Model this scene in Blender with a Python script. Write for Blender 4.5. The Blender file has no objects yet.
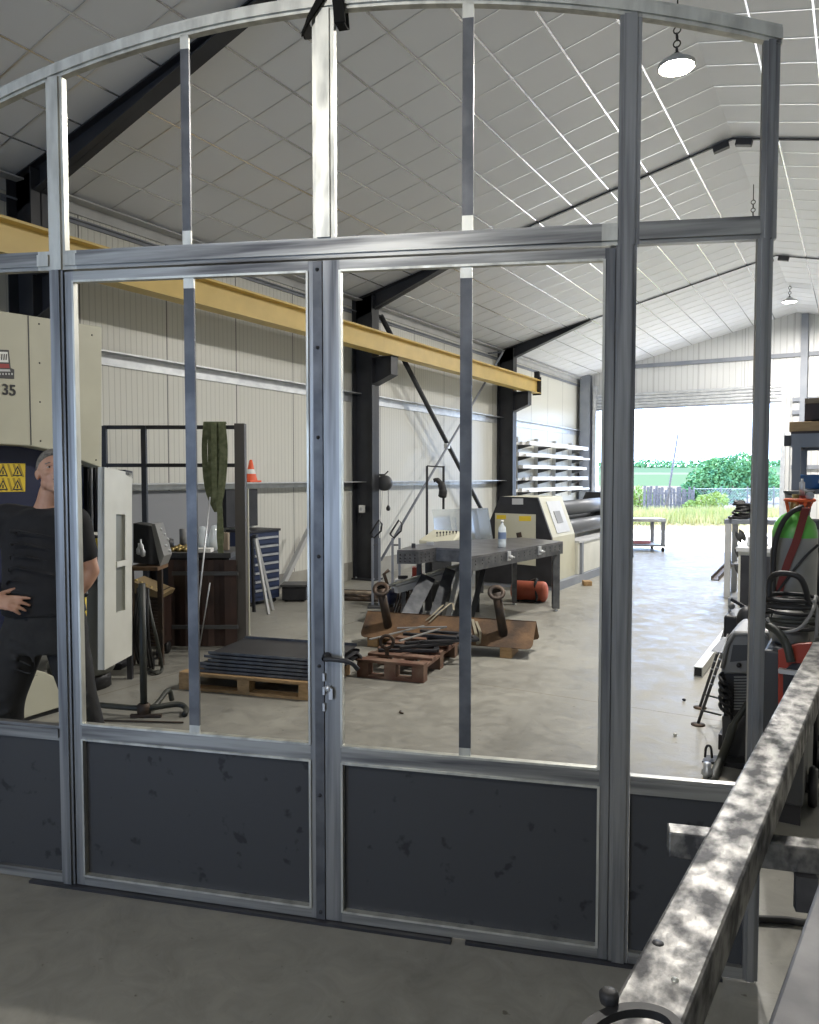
import bpy, math, random
from mathutils import Vector, Matrix, noise
random.seed(7)
C = bpy.context.scene.collection
PI = math.pi
# ------------------------------------------------------------------ camera
F = 757.0; CX = 409.5; CY = 512.0; EYE = 1.65
PIT = math.radians(2.647); YAW = math.atan((858 - CX) / F * math.cos(PIT))
_s, _c = math.sin(YAW), math.cos(YAW); _sp, _cp = math.sin(PIT), math.cos(PIT)
RT = Vector((_c, _s, 0)); UP = Vector((-_s * _sp, _c * _sp, _cp)); FW = Vector((-_s * _cp, _c * _cp, -_sp))
FH = Vector((-_s, _c, 0))

def P(px, py, ax, val):
    """surveying helper: the point of the hall seen at a pixel, on the plane X, Y or Z = val, or at depth D"""
    d = FW + RT * ((px - CX) / F) - UP * ((py - CY) / F)
    o = Vector((0, 0, EYE))
    t = val if ax == 'D' else (val - o['XYZ'.find(ax)]) / d['XYZ'.find(ax)]
    return o + d * t

cam_d = bpy.data.cameras.new('camera'); cam = bpy.data.objects.new('camera', cam_d); C.objects.link(cam)
cam_d.sensor_fit = 'HORIZONTAL'; cam_d.sensor_width = 36; cam_d.lens = 36 * F / 819
cam_d.clip_start = 0.05; cam_d.clip_end = 2000
M4 = Matrix((RT, UP, -FW)).transposed().to_4x4(); M4.translation = (0, 0, EYE)
cam.matrix_world = M4
bpy.context.scene.camera = cam

# ------------------------------------------------------------------ materials
MATS = {}
def mat(name, col, rough=.5, metal=0.0, col2=None, scale=6, detail=4, lo=.35, hi=.65, bump=0, bscale=40,
        rough2=None, stretch=None, spec=.5, emit=None, alpha=None, trans=0, coords='Object'):
    if name in MATS: return MATS[name]
    m = bpy.data.materials.new(name); m.use_nodes = True; nt = m.node_tree; N = nt.nodes; L = nt.links
    b = N['Principled BSDF']
    b.inputs['Base Color'].default_value = (*col, 1); b.inputs['Roughness'].default_value = rough
    b.inputs['Metallic'].default_value = metal; b.inputs['Specular IOR Level'].default_value = spec
    if trans: b.inputs['Transmission Weight'].default_value = trans
    if alpha is not None: b.inputs['Alpha'].default_value = alpha
    if emit: b.inputs['Emission Color'].default_value = (*emit[:3], 1); b.inputs['Emission Strength'].default_value = emit[3]
    if col2 or bump or rough2 is not None:
        tc = N.new('ShaderNodeTexCoord'); mp = N.new('ShaderNodeMapping'); L.new(tc.outputs[coords], mp.inputs[0])
        if stretch: mp.inputs['Scale'].default_value = stretch
    if col2 or rough2 is not None:
        nz = N.new('ShaderNodeTexNoise'); nz.inputs['Scale'].default_value = scale; nz.inputs['Detail'].default_value = detail
        L.new(mp.outputs[0], nz.inputs[0])
        mr = N.new('ShaderNodeMapRange'); mr.inputs[1].default_value = lo; mr.inputs[2].default_value = hi
        L.new(nz.outputs[0], mr.inputs[0])
        if col2:
            mx = N.new('ShaderNodeMix'); mx.data_type = 'RGBA'
            mx.inputs[6].default_value = (*col, 1); mx.inputs[7].default_value = (*col2, 1)
            L.new(mr.outputs[0], mx.inputs[0]); L.new(mx.outputs[2], b.inputs['Base Color'])
        if rough2 is not None:
            m2 = N.new('ShaderNodeMapRange'); m2.inputs[3].default_value = rough; m2.inputs[4].default_value = rough2
            L.new(mr.outputs[0], m2.inputs[0]); L.new(m2.outputs[0], b.inputs['Roughness'])
    if bump:
        n2 = N.new('ShaderNodeTexNoise'); n2.inputs['Scale'].default_value = bscale; n2.inputs['Detail'].default_value = 3
        L.new(mp.outputs[0], n2.inputs[0]); bp = N.new('ShaderNodeBump'); bp.inputs['Strength'].default_value = bump
        bp.inputs['Distance'].default_value = .01
        L.new(n2.outputs[0], bp.inputs['Height']); L.new(bp.outputs[0], b.inputs['Normal'])
    MATS[name] = m
    return m

m_bright = mat('ground_steel', (.66, .66, .60), .36, .7, (.30, .30, .28), 5, 6, .42, .78, rough2=.5, stretch=(3, 3, .8))
m_steel = mat('raw_steel', (.33, .335, .335), .36, .75, (.10, .105, .115), 9, 6, .40, .68, rough2=.5, stretch=(3, 3, .12))
m_steel_h = mat('raw_steel_crosswise', (.40, .40, .38), .36, .75, (.11, .11, .115), 9, 6, .42, .68, rough2=.5, stretch=(.12, .3, 3))
m_scale = mat('mill_scale_steel', (.085, .09, .10), .42, .55, (.16, .165, .175), 9, 5, .4, .7)
m_sheet = mat('mill_scale_sheet', (.050, .052, .056), .5, .25, (.020, .021, .024), 13, 3, .63, .69)
m_panel_w = None
m_black = mat('black_paint', (.015, .016, .019), .5, 0, (.03, .03, .035), 4, 3)
m_col = mat('column_paint', (.022, .024, .030), .5, 0, (.035, .037, .044), 3, 3)
m_greysteel = mat('grey_blue_paint', (.20, .22, .26), .5, 0, (.25, .27, .31), 3, 3)
m_lgrey = mat('light_grey_paint', (.55, .56, .57), .45, 0, (.48, .49, .5), 4, 3)
m_galv = mat('galvanised', (.62, .64, .66), .38, .6, (.5, .52, .55), 8, 3)
m_yellow = mat('yellow_paint', (.64, .47, .15), .45, 0, (.56, .41, .13), 3, 3)
m_cream = mat('cream_paint', (.54, .53, .42), .45, 0, (.49, .48, .38), 2.5, 3)
m_cream_w = mat('cream_white_paint', (.66, .66, .60), .45, 0, (.58, .58, .52), 3, 3)
m_navy = mat('navy_paint', (.010, .016, .055), .5)
m_blue = mat('blue_paint', (.025, .038, .09), .4)
m_bin = mat('blue_plastic', (.03, .14, .38), .4)
m_rust = mat('rusty_plate', (.20, .115, .058), .7, .15, (.07, .045, .03), 5, 6, .4, .68, bump=.3)
m_pipe = mat('rusty_dark_tube', (.045, .038, .034), .6, .4, (.085, .055, .036), 9, 4)
m_wood = mat('pallet_wood', (.42, .27, .13), .8, 0, (.30, .19, .09), 9, 4, stretch=(1, 6, 6), bump=.2)
m_rwood = mat('reddish_pallet_wood', (.12, .055, .035), .8, 0, (.20, .13, .09), 7, 4, .4, .7, bump=.2)
m_gwood = mat('grey_board', (.30, .25, .19), .85, 0, (.2, .16, .12), 9, 4, bump=.2)
m_rubber = mat('black_rubber', (.018, .018, .019), .55)
m_hose = mat('dark_green_hose', (.035, .038, .032), .5)
m_red = mat('red_paint', (.42, .05, .025), .45, 0, (.34, .045, .02), 6, 3)
m_tank = mat('orange_red_paint', (.48, .11, .055), .6, 0, (.36, .08, .045), 6, 3)
m_cone = mat('cone_orange', (.85, .12, .04), .5)
m_white = mat('white_plastic', (.8, .8, .78), .45)
m_sling = mat('green_webbing', (.17, .19, .11), .85, 0, (.10, .12, .06), 20, 3, bump=.3)
m_brown = mat('brown_sheet', (.045, .024, .019), .5, .1, (.03, .018, .015), 4, 3)
m_grey_d = mat('dark_grey_plastic', (.055, .057, .06), .5)
m_grey_m = mat('mid_grey_plastic', (.22, .22, .215), .5)
m_bottle = mat('grey_cylinder_paint', (.27, .275, .265), .45, 0, (.2, .2, .19), 5, 4)
m_green = mat('green_cylinder_paint', (.10, .42, .06), .35)
m_skin = mat('skin', (.60, .36, .25), .5, 0, (.52, .28, .19), 14, 3)
m_hair = mat('grey_hair', (.26, .24, .21), .8, 0, (.12, .11, .095), 60, 3, bump=.5, bscale=150)
m_shirt = mat('black_cotton', (.014, .014, .016), .9, 0, (.02, .02, .022), 9, 3, bump=.3, bscale=16)
m_trouser = mat('black_work_cloth', (.013, .013, .014), .85, 0, (.024, .024, .024), 7, 4, bump=.5, bscale=12)
m_grass = mat('dry_grass_blades', (.46, .40, .19), .9, 0, (.26, .30, .10), 1.2, 3, spec=.1)
m_leaf = mat('leaves', (.16, .30, .10), .9, 0, (.07, .18, .08), 2.0, 3, spec=.1)
m_leaf2 = mat('yellow_green_leaves', (.26, .33, .09), .9, 0, (.17, .25, .06), 2.0, 3, spec=.1)
m_bark = mat('bark', (.18, .14, .10), .9)
m_fence = mat('weathered_wood', (.17, .155, .15), .9, 0, (.11, .10, .095), 12, 3)
m_label_y = mat('label_yellow', (.75, .55, .04), .5)
m_paper = mat('paper_white', (.85, .85, .82), .6)
m_clear = mat('clear_plastic', (.85, .92, .97), .12, 0, alpha=.55)
m_mirror = mat('polished_sheet', (.75, .80, .85), .22, .85)
m_tabletop = mat('welding_table_top', (.20, .20, .215), .32, .6, (.11, .11, .12), 6, 4)
m_window = mat('dull_window_plastic', (.20, .205, .18), .3, 0)

# worn steel of the foreground beams
m_beam = mat('worn_beam_steel', (.29, .285, .27), .42, .7, (.075, .075, .078), 20, 12, .38, .62, rough2=.6, stretch=(1.3, .8, 1), bump=.3, bscale=40)
m_beam_d = mat('dark_beam_steel', (.06, .06, .065), .45, .5, (.13, .13, .135), 8, 5, .4, .7)

def concrete():
    m = bpy.data.materials.new('polished_concrete'); m.use_nodes = True; nt = m.node_tree; N = nt.nodes; L = nt.links
    b = N['Principled BSDF']; b.inputs['Specular IOR Level'].default_value = .3; tc = N.new('ShaderNodeTexCoord')
    def nz(scale, detail, dist=0, rough=.5):
        n = N.new('ShaderNodeTexNoise'); n.inputs['Scale'].default_value = scale; n.inputs['Detail'].default_value = detail
        n.inputs['Distortion'].default_value = dist; n.inputs['Roughness'].default_value = rough
        L.new(tc.outputs['Object'], n.inputs[0]); return n
    a = nz(.7, 6, .6, .6); c = nz(6, 8, 1.2, .65); s = nz(28, 4)
    r = N.new('ShaderNodeValToRGB'); e = r.color_ramp.elements
    e[0].position = .32; e[0].color = (.165, .16, .143, 1); e[1].position = .68; e[1].color = (.345, .335, .292, 1)
    mx = N.new('ShaderNodeMath'); mx.operation = 'MULTIPLY_ADD'; L.new(c.outputs[0], mx.inputs[0]); mx.inputs[1].default_value = .5
    h = N.new('ShaderNodeMath'); h.operation = 'MULTIPLY'; L.new(a.outputs[0], h.inputs[0]); h.inputs[1].default_value = .5
    L.new(h.outputs[0], mx.inputs[2]); L.new(mx.outputs[0], r.inputs[0])
    # small dark stains
    st = N.new('ShaderNodeMapRange'); st.inputs[1].default_value = .70; st.inputs[2].default_value = .76; L.new(s.outputs[0], st.inputs[0])
    m2 = N.new('ShaderNodeMix'); m2.data_type = 'RGBA'; L.new(st.outputs[0], m2.inputs[0]); L.new(r.outputs[0], m2.inputs[6]); m2.inputs[7].default_value = (.12, .11, .09, 1)
    # saw-cut joints, a grid of thin dark lines 5 m apart
    sx = N.new('ShaderNodeSeparateXYZ'); L.new(tc.outputs['Object'], sx.inputs[0])
    fac = None
    for k, off in (('X', 3.55), ('Y', .9)):
        ad = N.new('ShaderNodeMath'); ad.operation = 'ADD'; L.new(sx.outputs[k], ad.inputs[0]); ad.inputs[1].default_value = off
        pp = N.new('ShaderNodeMath'); pp.operation = 'PINGPONG'; L.new(ad.outputs[0], pp.inputs[0]); pp.inputs[1].default_value = 2.5
        lt = N.new('ShaderNodeMath'); lt.operation = 'LESS_THAN'; L.new(pp.outputs[0], lt.inputs[0]); lt.inputs[1].default_value = .005
        if fac is None: fac = lt
        else:
            mm = N.new('ShaderNodeMath'); mm.operation = 'MAXIMUM'; L.new(fac.outputs[0], mm.inputs[0]); L.new(lt.outputs[0], mm.inputs[1]); fac = mm
    m3 = N.new('ShaderNodeMix'); m3.data_type = 'RGBA'; L.new(fac.outputs[0], m3.inputs[0]); L.new(m2.outputs[2], m3.inputs[6]); m3.inputs[7].default_value = (.16, .14, .11, 1)
    L.new(m3.outputs[2], b.inputs['Base Color'])
    rr = N.new('ShaderNodeMapRange'); rr.inputs[1].default_value = .35; rr.inputs[2].default_value = .65
    rr.inputs[3].default_value = .30; rr.inputs[4].default_value = .62; L.new(c.outputs[0], rr.inputs[0]); L.new(rr.outputs[0], b.inputs['Roughness'])
    bp = N.new('ShaderNodeBump'); bp.inputs['Strength'].default_value = .25; bp.inputs['Distance'].default_value = .01
    L.new(c.outputs[0], bp.inputs['Height']); L.new(bp.outputs[0], b.inputs['Normal'])
    return m

def ribbed(name, axis, col, groove, pitch, joint, joff, depth=.004):
    """micro-ribbed sandwich panel with a dark joint between panels"""
    m = bpy.data.materials.new(name); m.use_nodes = True; nt = m.node_tree; N = nt.nodes; L = nt.links
    b = N['Principled BSDF']; b.inputs['Roughness'].default_value = .35
    tc = N.new('ShaderNodeTexCoord'); sx = N.new('ShaderNodeSeparateXYZ'); L.new(tc.outputs['Object'], sx.inputs[0])
    def math_(op, a, v=None, w=None):
        n = N.new('ShaderNodeMath'); n.operation = op
        L.new(a, n.inputs[0])
        if v is not None: n.inputs[1].default_value = v
        if w is not None: n.inputs[2].default_value = w
        return n.outputs[0]
    a = math_('ADD', sx.outputs[axis], joff + 1000 * joint)
    rib = math_('PINGPONG', a, pitch / 2)
    r = N.new('ShaderNodeMapRange'); r.inputs[1].default_value = pitch * .40; r.inputs[2].default_value = pitch * .46; L.new(rib, r.inputs[0])
    jj = math_('PINGPONG', a, joint / 2)
    j = math_('LESS_THAN', jj, .007)
    m1 = N.new('ShaderNodeMix'); m1.data_type = 'RGBA'; L.new(r.outputs[0], m1.inputs[0])
    m1.inputs[6].default_value = (*col, 1); m1.inputs[7].default_value = (*[c * .80 for c in col], 1)
    m2 = N.new('ShaderNodeMix'); m2.data_type = 'RGBA'; L.new(j, m2.inputs[0]); L.new(m1.outputs[2], m2.inputs[6]); m2.inputs[7].default_value = (*groove, 1)
    L.new(m2.outputs[2], b.inputs['Base Color'])
    bp = N.new('ShaderNodeBump'); bp.inputs['Strength'].default_value = .6; bp.inputs['Distance'].default_value = depth; bp.invert = True
    L.new(r.outputs[0], bp.inputs['Height']); L.new(bp.outputs[0], b.inputs['Normal'])
    return m

m_floor = concrete()
m_wall = ribbed('ribbed_wall_panel', 'Y', (.66, .66, .61), (.10, .10, .10), .075, 1.15, .0)
m_wallb = ribbed('ribbed_gable_panel', 'X', (.62, .63, .63), (.35, .35, .36), .15, 1.15, .1)
m_tile = mat('ceiling_tile', (.74, .76, .80), .5, 0, (.70, .72, .76), .4, 2)
m_tbar = mat('ceiling_tee_bar', (.75, .76, .78), .26, .85)
m_tbar2 = mat('ceiling_tee_bar_thin', (.75, .76, .78), .30, .85)

# ------------------------------------------------------------------ mesh builder (vertices in hall coordinates)
def frame_of(d, up=None):
    d = Vector(d).normalized()
    u = Vector(up) if up is not None else Vector((0, 0, 1))
    if abs(d.dot(u)) > .98: u = Vector((0, 1, 0)) if abs(d.y) < .9 else Vector((1, 0, 0))
    s = d.cross(u).normalized(); u = s.cross(d).normalized()
    return d, s, u

class MB:
    def __init__(self): self.v = []; self.f = []; self.m = []; self.s = []
    def add(self, vs, fs, mi=0, sm=False):
        o = len(self.v); self.v += [Vector(p) for p in vs]
        for f in fs: self.f.append([i + o for i in f]); self.m.append(mi); self.s.append(sm)
        return self
    def box(self, lo, hi, mi=0):
        x0, y0, z0 = lo; x1, y1, z1 = hi
        v = [(x0,y0,z0),(x1,y0,z0),(x1,y1,z0),(x0,y1,z0),(x0,y0,z1),(x1,y0,z1),(x1,y1,z1),(x0,y1,z1)]
        return self.add(v, [(0,3,2,1),(4,5,6,7),(0,1,5,4),(1,2,6,5),(2,3,7,6),(3,0,4,7)], mi)
    def obox(self, c, ax, ay, az, mi=0):
        """box from centre and three half-axis vectors"""
        c = Vector(c); ax = Vector(ax); ay = Vector(ay); az = Vector(az)
        v = [c + ax*i + ay*j + az*k for k in (-1,1) for (i, j) in ((-1,-1),(1,-1),(1,1),(-1,1))]
        fs = [(0,3,2,1),(4,5,6,7),(0,1,5,4),(1,2,6,5),(2,3,7,6),(3,0,4,7)]
        if ax.cross(ay).dot(az) < 0: fs = [f[::-1] for f in fs]
        return self.add(v, fs, mi)
    def bar(self, a, b, w, h, up=None, mi=0):
        a = Vector(a); b = Vector(b); d, s, u = frame_of(b - a, up)
        return self.obox((a + b) / 2, (b - a) / 2, s * w / 2, u * h / 2, mi)
    def prism(self, poly, off, mi=0):
        """closed planar polygon (3-D points) pushed along off"""
        n = len(poly); off = Vector(off); p = [Vector(q) for q in poly]
        nrm = Vector((0,0,0))
        for i in range(n): nrm += p[i].cross(p[(i+1) % n])
        if nrm.dot(off) > 0: p = p[::-1]
        v = p + [q + off for q in p]
        fs = [tuple(range(n)), tuple(range(2*n-1, n-1, -1))] + [(i, i+n, (i+1) % n + n, (i+1) % n) for i in range(n)]
        return self.add(v, fs, mi)
    def tube(self, pts, r, n=8, mi=0, caps=True):
        pts = [Vector(p) for p in pts]; k = len(pts)
        rs = r if isinstance(r, (list, tuple)) else [r] * k
        vs = []; u = None
        for i, p in enumerate(pts):
            d = (pts[min(i+1, k-1)] - pts[max(i-1, 0)]).normalized()
            if u is None: _, s, u = frame_of(d)
            else:
                u = (u - d * u.dot(d)); u = u.normalized() if u.length > 1e-5 else frame_of(d)[2]
            s = d.cross(u)
            for j in range(n):
                a = 2*PI*j/n; vs.append(p + (s*math.cos(a) + u*math.sin(a)) * rs[i])
        fs = [(i*n+j, i*n+(j+1) % n, (i+1)*n+(j+1) % n, (i+1)*n+j) for i in range(k-1) for j in range(n)]
        if caps: fs += [tuple(range(n))[::-1], tuple(range((k-1)*n, k*n))]
        return self.add(vs, fs, mi, True)
    def lathe(self, prof, c, n=24, axis=(0,0,1), mi=0):
        """prof: (radius, distance along axis)"""
        d, s, u = frame_of(axis); c = Vector(c); vs = []
        for (r, h) in prof:
            for j in range(n):
                a = 2*PI*j/n; vs.append(c + d*h + (s*math.cos(a) + u*math.sin(a)) * max(r, 1e-4))
        fs = [(i*n+j, i*n+(j+1) % n, (i+1)*n+(j+1) % n, (i+1)*n+j) for i in range(len(prof)-1) for j in range(n)]
        return self.add(vs, fs, mi, True)
    def ell(self, c, r, n=14, k=8, rot=None, mi=0):
        c = Vector(c); vs = []; R3 = rot or Matrix.Identity(3)
        for i in range(k+1):
            t = PI*i/k
            for j in range(n):
                a = 2*PI*j/n
                vs.append(c + R3 @ Vector((r[0]*max(math.sin(t), 1e-4)*math.cos(a), r[1]*max(math.sin(t), 1e-4)*math.sin(a), -r[2]*math.cos(t))))
        fs = [(i*n+j, i*n+(j+1) % n, (i+1)*n+(j+1) % n, (i+1)*n+j) for i in range(k) for j in range(n)]
        return self.add(vs, fs, mi, True)
    def build(self, name, m, parent=None, bev=0, remesh=0, smooth=0):
        """link the collected shapes as ONE mesh object; children are stored relative to their thing's base"""
        if parent is not None: at = parent.location
        else:
            lo = [min(v[i] for v in self.v) for i in range(3)]; hi = [max(v[i] for v in self.v) for i in range(3)]
            at = Vector(((lo[0]+hi[0])/2, (lo[1]+hi[1])/2, lo[2]))
        me = bpy.data.meshes.new(name); me.from_pydata([v - at for v in self.v], [], self.f); me.update()
        for q in (m if isinstance(m, (list, tuple)) else [m]): me.materials.append(q)
        me.polygons.foreach_set('material_index', self.m); me.polygons.foreach_set('use_smooth', self.s)
        o = bpy.data.objects.new(name, me); C.objects.link(o)
        if parent is not None: o.parent = parent.o
        else: o.location = at
        if remesh:
            r = o.modifiers.new('remesh', 'REMESH'); r.mode = 'VOXEL'; r.voxel_size = remesh; r.use_smooth_shade = True
            if smooth: q = o.modifiers.new('smooth', 'SMOOTH'); q.iterations = smooth; q.factor = .6
            me2 = bpy.data.meshes.new_from_object(o.evaluated_get(bpy.context.evaluated_depsgraph_get()))
            o.modifiers.clear(); o.data = me2
        if bev:
            b = o.modifiers.new('bevel', 'BEVEL'); b.width = bev; b.segments = 2; b.limit_method = 'ANGLE'
        return Obj(o, at)
class Obj:
    """an object together with the hall position of its origin"""
    def __init__(self, o, at): self.o = o; self.location = Vector(at)

def tag(w, label, cat, group=None, kind=None):
    o = w.o; o['label'] = label; o['category'] = cat
    if group: o['group'] = group
    if kind: o['kind'] = kind
    return w
def thing(name, label, cat, loc, group=None):
    o = bpy.data.objects.new(name, None); C.objects.link(o); o.location = loc; o.empty_display_size = .1
    w = Obj(o, loc); return tag(w, label, cat, group)
def struct(w, label=None):
    w.o['kind'] = 'structure'
    if label: w.o['label'] = label
    return w
def lab(w, s): w.o['label'] = s; return w
def arc(c, a, b, r, t0, t1, n=10):
    """points on a circle: centre c, in-plane unit vectors a, b"""
    c = Vector(c); a = Vector(a); b = Vector(b)
    return [c + a*r*math.cos(t0+(t1-t0)*i/n) + b*r*math.sin(t0+(t1-t0)*i/n) for i in range(n+1)]
def spline(pts, k=6):
    """Catmull-Rom through points"""
    p = [Vector(q) for q in pts]; p = [p[0]*2-p[1]] + p + [p[-1]*2-p[-2]]; out = []
    for i in range(1, len(p)-2):
        for j in range(k):
            t = j/k; a, b, c, d = p[i-1], p[i], p[i+1], p[i+2]
            out.append(.5*((2*b) + (c-a)*t + (2*a-5*b+4*c-d)*t*t + (3*b-a-3*c+d)*t*t*t))
    out.append(p[-2]); return out
X3, Y3, Z3 = Vector((1,0,0)), Vector((0,1,0)), Vector((0,0,1))
#==PART2
# ================================================================== the hall
XL, XR, YF, YB = -7.0, 4.3, -9.0, 21.5
RX, RZ, EZ = -1.41, 5.78, 4.47                       # ridge and eaves
SL = (RZ - EZ) / (RX - XL)
def roof_z(x): return RZ - abs(x - RX) * SL
FRAMES = (4.42, 10.1, 15.75)

struct(MB().box((XL - .2, YF - .2, -.15), (XR + .2, YB + .35, 0)).build('floor', m_floor))
struct(MB().prism([(XL-.12, YF, 0), (XL, YF, 0), (XL, YF, EZ+.1), (XL-.12, YF, EZ+.1)], (0, YB-YF, 0)).build('wall_left', m_wall))
struct(MB().prism([(XR, YF, 0), (XR+.12, YF, 0), (XR+.12, YF, EZ+.1), (XR, YF, EZ+.1)], (0, YB-YF, 0)).build('wall_right', m_wall))
DX0, DX1, DZ = -6.45, -1.72, 3.62
b = MB()
b.prism([(XL-.12, YB, 0), (DX0, YB, 0), (DX0, YB, roof_z(DX0)+.1), (XL-.12, YB, EZ+.1)], (0, .12, 0))
b.prism([(DX0, YB, DZ), (DX1, YB, DZ), (DX1, YB, roof_z(DX1)+.1), (DX0, YB, roof_z(DX0)+.1)], (0, .12, 0))
b.prism([(DX1, YB, 0), (XR+.12, YB, 0), (XR+.12, YB, EZ+.1), (RX, YB, RZ+.1), (DX1, YB, roof_z(DX1)+.1)], (0, .12, 0))
struct(b.build('wall_back', m_wallb))
b = MB(); fx0, fx1, fz = -5.4, -2.6, 3.2               # unseen gable behind the photographer; its open door is sized to light the near floor
b.prism([(XL-.12, YF, 0), (fx0, YF, 0), (fx0, YF, roof_z(fx0)+.1), (XL-.12, YF, EZ+.1)], (0, -.12, 0))
b.prism([(fx0, YF, fz), (fx1, YF, fz), (fx1, YF, roof_z(fx1)+.1), (RX, YF, RZ+.1), (fx0, YF, roof_z(fx0)+.1)], (0, -.12, 0))
b.prism([(fx1, YF, 0), (XR+.12, YF, 0), (XR+.12, YF, EZ+.1), (fx1, YF, roof_z(fx1)+.1)], (0, -.12, 0))
struct(b.build('wall_front', m_wallb))
# ceiling: two pitched fields of tiles with their tee bars
b = MB()
b.prism([(XL-.12, YF-.1, roof_z(XL-.12)), (RX, YF-.1, RZ), (RX, YF-.1, RZ+.12), (XL-.12, YF-.1, roof_z(XL-.12)+.12)], (0, YB-YF+.2, 0))
b.prism([(RX, YF-.1, RZ), (XR+.12, YF-.1, roof_z(XR+.12)), (XR+.12, YF-.1, roof_z(XR+.12)+.12), (RX, YF-.1, RZ+.12)], (0, YB-YF+.2, 0))
ceiling = struct(b.build('ceiling', m_tile))
TS = .50; CSY = .467
g1 = MB(); g2 = MB()
ca = math.cos(math.atan(SL)); up_l = Vector((-SL, 0, 1)).normalized(); up_r = Vector((SL, 0, 1)).normalized()
k = 1
while k * TS < 5.7:
    for sgn, u in ((-1, up_l), (1, up_r)):
        x = RX + sgn * k * TS
        if XL < x < XR: g1.bar((x, YF, roof_z(x)-.003), (x, YB, roof_z(x)-.003), .019, .006, u)
    k += 1
y = FRAMES[1] - CSY * 41
while y < YB:
    if y > YF:
        g2.bar((XL, y, roof_z(XL)-.002), (RX, y, RZ-.002), .012, .006, up_l)
        g2.bar((RX, y, RZ-.002), (XR, y, roof_z(XR)-.002), .012, .006, up_r)
    y += CSY
g1.build('long_tee_bars', m_tbar, ceiling); g2.build('cross_tee_bars', m_tbar2, ceiling)

# eaves rail and two wall girts down the left side, girts of the back wall
def rail(name, y0, y1, z, w, h, m, lbl=None):
    b = MB(); b.prism([(XL, y0, z), (XL+w, y0, z), (XL+w, y0, z-.015), (XL+.02, y0, z-.015), (XL+.02, y0, z-h), (XL, y0, z-h)], (0, y1-y0, 0))
    return struct(b.build(name, m))
rail('trim_1', YF, YB, 4.47, .16, .12, m_lgrey)
rail('trim_2', YF, YB, 4.30, .05, .05, m_greysteel)
rail('trim_3', YF, YB, 2.99, .14, .14, m_galv)
rail('trim_4', YF, YB, 1.58, .22, .08, m_galv)
b = MB(); b.box((XL, YF, 0), (XL+.012, YB, .28)); struct(b.build('baseboard_left', mat('kerb_concrete', (.36,.35,.31), .7, 0, (.28,.27,.24), 3, 4)))
n = 5
for (x0, x1, z) in ((XL+.3, XR, 4.72), (DX1+.25, XR, 3.60), (DX1+.25, XR, 3.28), (XL+.3, DX0-.05, 3.62), (XL+.3, DX0-.05, 3.2), (DX1+.25, XR, 1.9), (XL+.3, DX0-.05, 1.8)):
    xa, xb = x0, x1
    zz = z
    if z > 4.5: xa = max(x0, RX-(RZ-z)/SL+.05); xb = min(x1, RX+(RZ-z)/SL-.05)
    struct(MB().box((xa, YB-.07, zz-.05), (xb, YB, zz+.05)).build('trim_%d' % n, m_greysteel)); n += 1

# ------------------------------------------------------------------ portal frames
def column_frame(y, lbl, bracket=True, xe=-4.9):
    t = thing('steel_column', lbl, 'steel column', (XL+.2, y, 0), None)
    x0, x1 = XL+.02, XL+.40
    zt = roof_z(x1) - .02
    b = MB(); b.box((x0, y-.10, 0), (x0+.014, y+.10, zt)); b.box((x1-.014, y-.10, .02), (x1, y+.10, zt-.05)); b.box((x0, y-.006, 0), (x1, y+.006, zt-.02))
    b.box((x0-.0, y-.14, 0), (x1+.04, y+.14, .025))
    b.build('shaft', m_col, t)
    for q in range(4):
        MB().lathe([(0, 0), (.016, 0), (.016, .022), (0, .022)], (x0+.07 if q % 2 else x1+.02, y+(-.11 if q < 2 else .11), .025), 6).build('anchor_bolt', m_galv, t)
    # tapered haunch and shallow rafter under the tiles
    b = MB()
    top = lambda x: roof_z(x) - .012
    b.prism([(x0, y-.006, top(x0)), (x0, y-.006, top(x0)-.30), (x1, y-.006, top(x1)-.27), (xe, y-.006, top(xe)-.03), (xe, y-.006, top(xe))], (0, .012, 0))
    b.prism([(x1-.02, y-.07, top(x1)-.27), (xe, y-.07, top(xe)-.035), (xe, y-.07, top(xe)-.02), (x1-.02, y-.07, top(x1)-.255)], (0, .14, 0))
    b.prism([(x0, y-.07, top(x0)), (xe, y-.07, top(xe)), (xe, y-.07, top(xe)-.012), (x0, y-.07, top(x0)-.012)], (0, .14, 0))
    b.build('haunch', m_col, t)
    if bracket:
        zb = 3.53; b = MB()
        b.prism([(x1, y-.006, zb), (x1+.34, y-.006, zb), (x1+.34, y-.006, zb-.28), (x1, y-.006, zb-.42)], (0, .012, 0))
        b.box((x1, y-.10, zb-.012), (x1+.36, y+.10, zb)); b.box((x1+.34, y-.10, zb-.29), (x1+.352, y+.10, zb))
        b.prism([(x1, y-.10, zb-.42), (x1+.35, y-.10, zb-.28), (x1+.35, y-.10, zb-.292), (x1, y-.10, zb-.432)], (0, .20, 0))
        b.build('crane_bracket', m_col, t)
    return t
column_frame(FRAMES[0], 'black steel column behind the tall cream machine, topped by the longest visible haunch', xe=-3.8)
c1 = column_frame(FRAMES[1], 'black steel column standing just right of the centre of the door frame, with a small white switch box')
c2 = column_frame(FRAMES[2], 'black steel column behind the plate rolling machine, at the end of the yellow beam')
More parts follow.
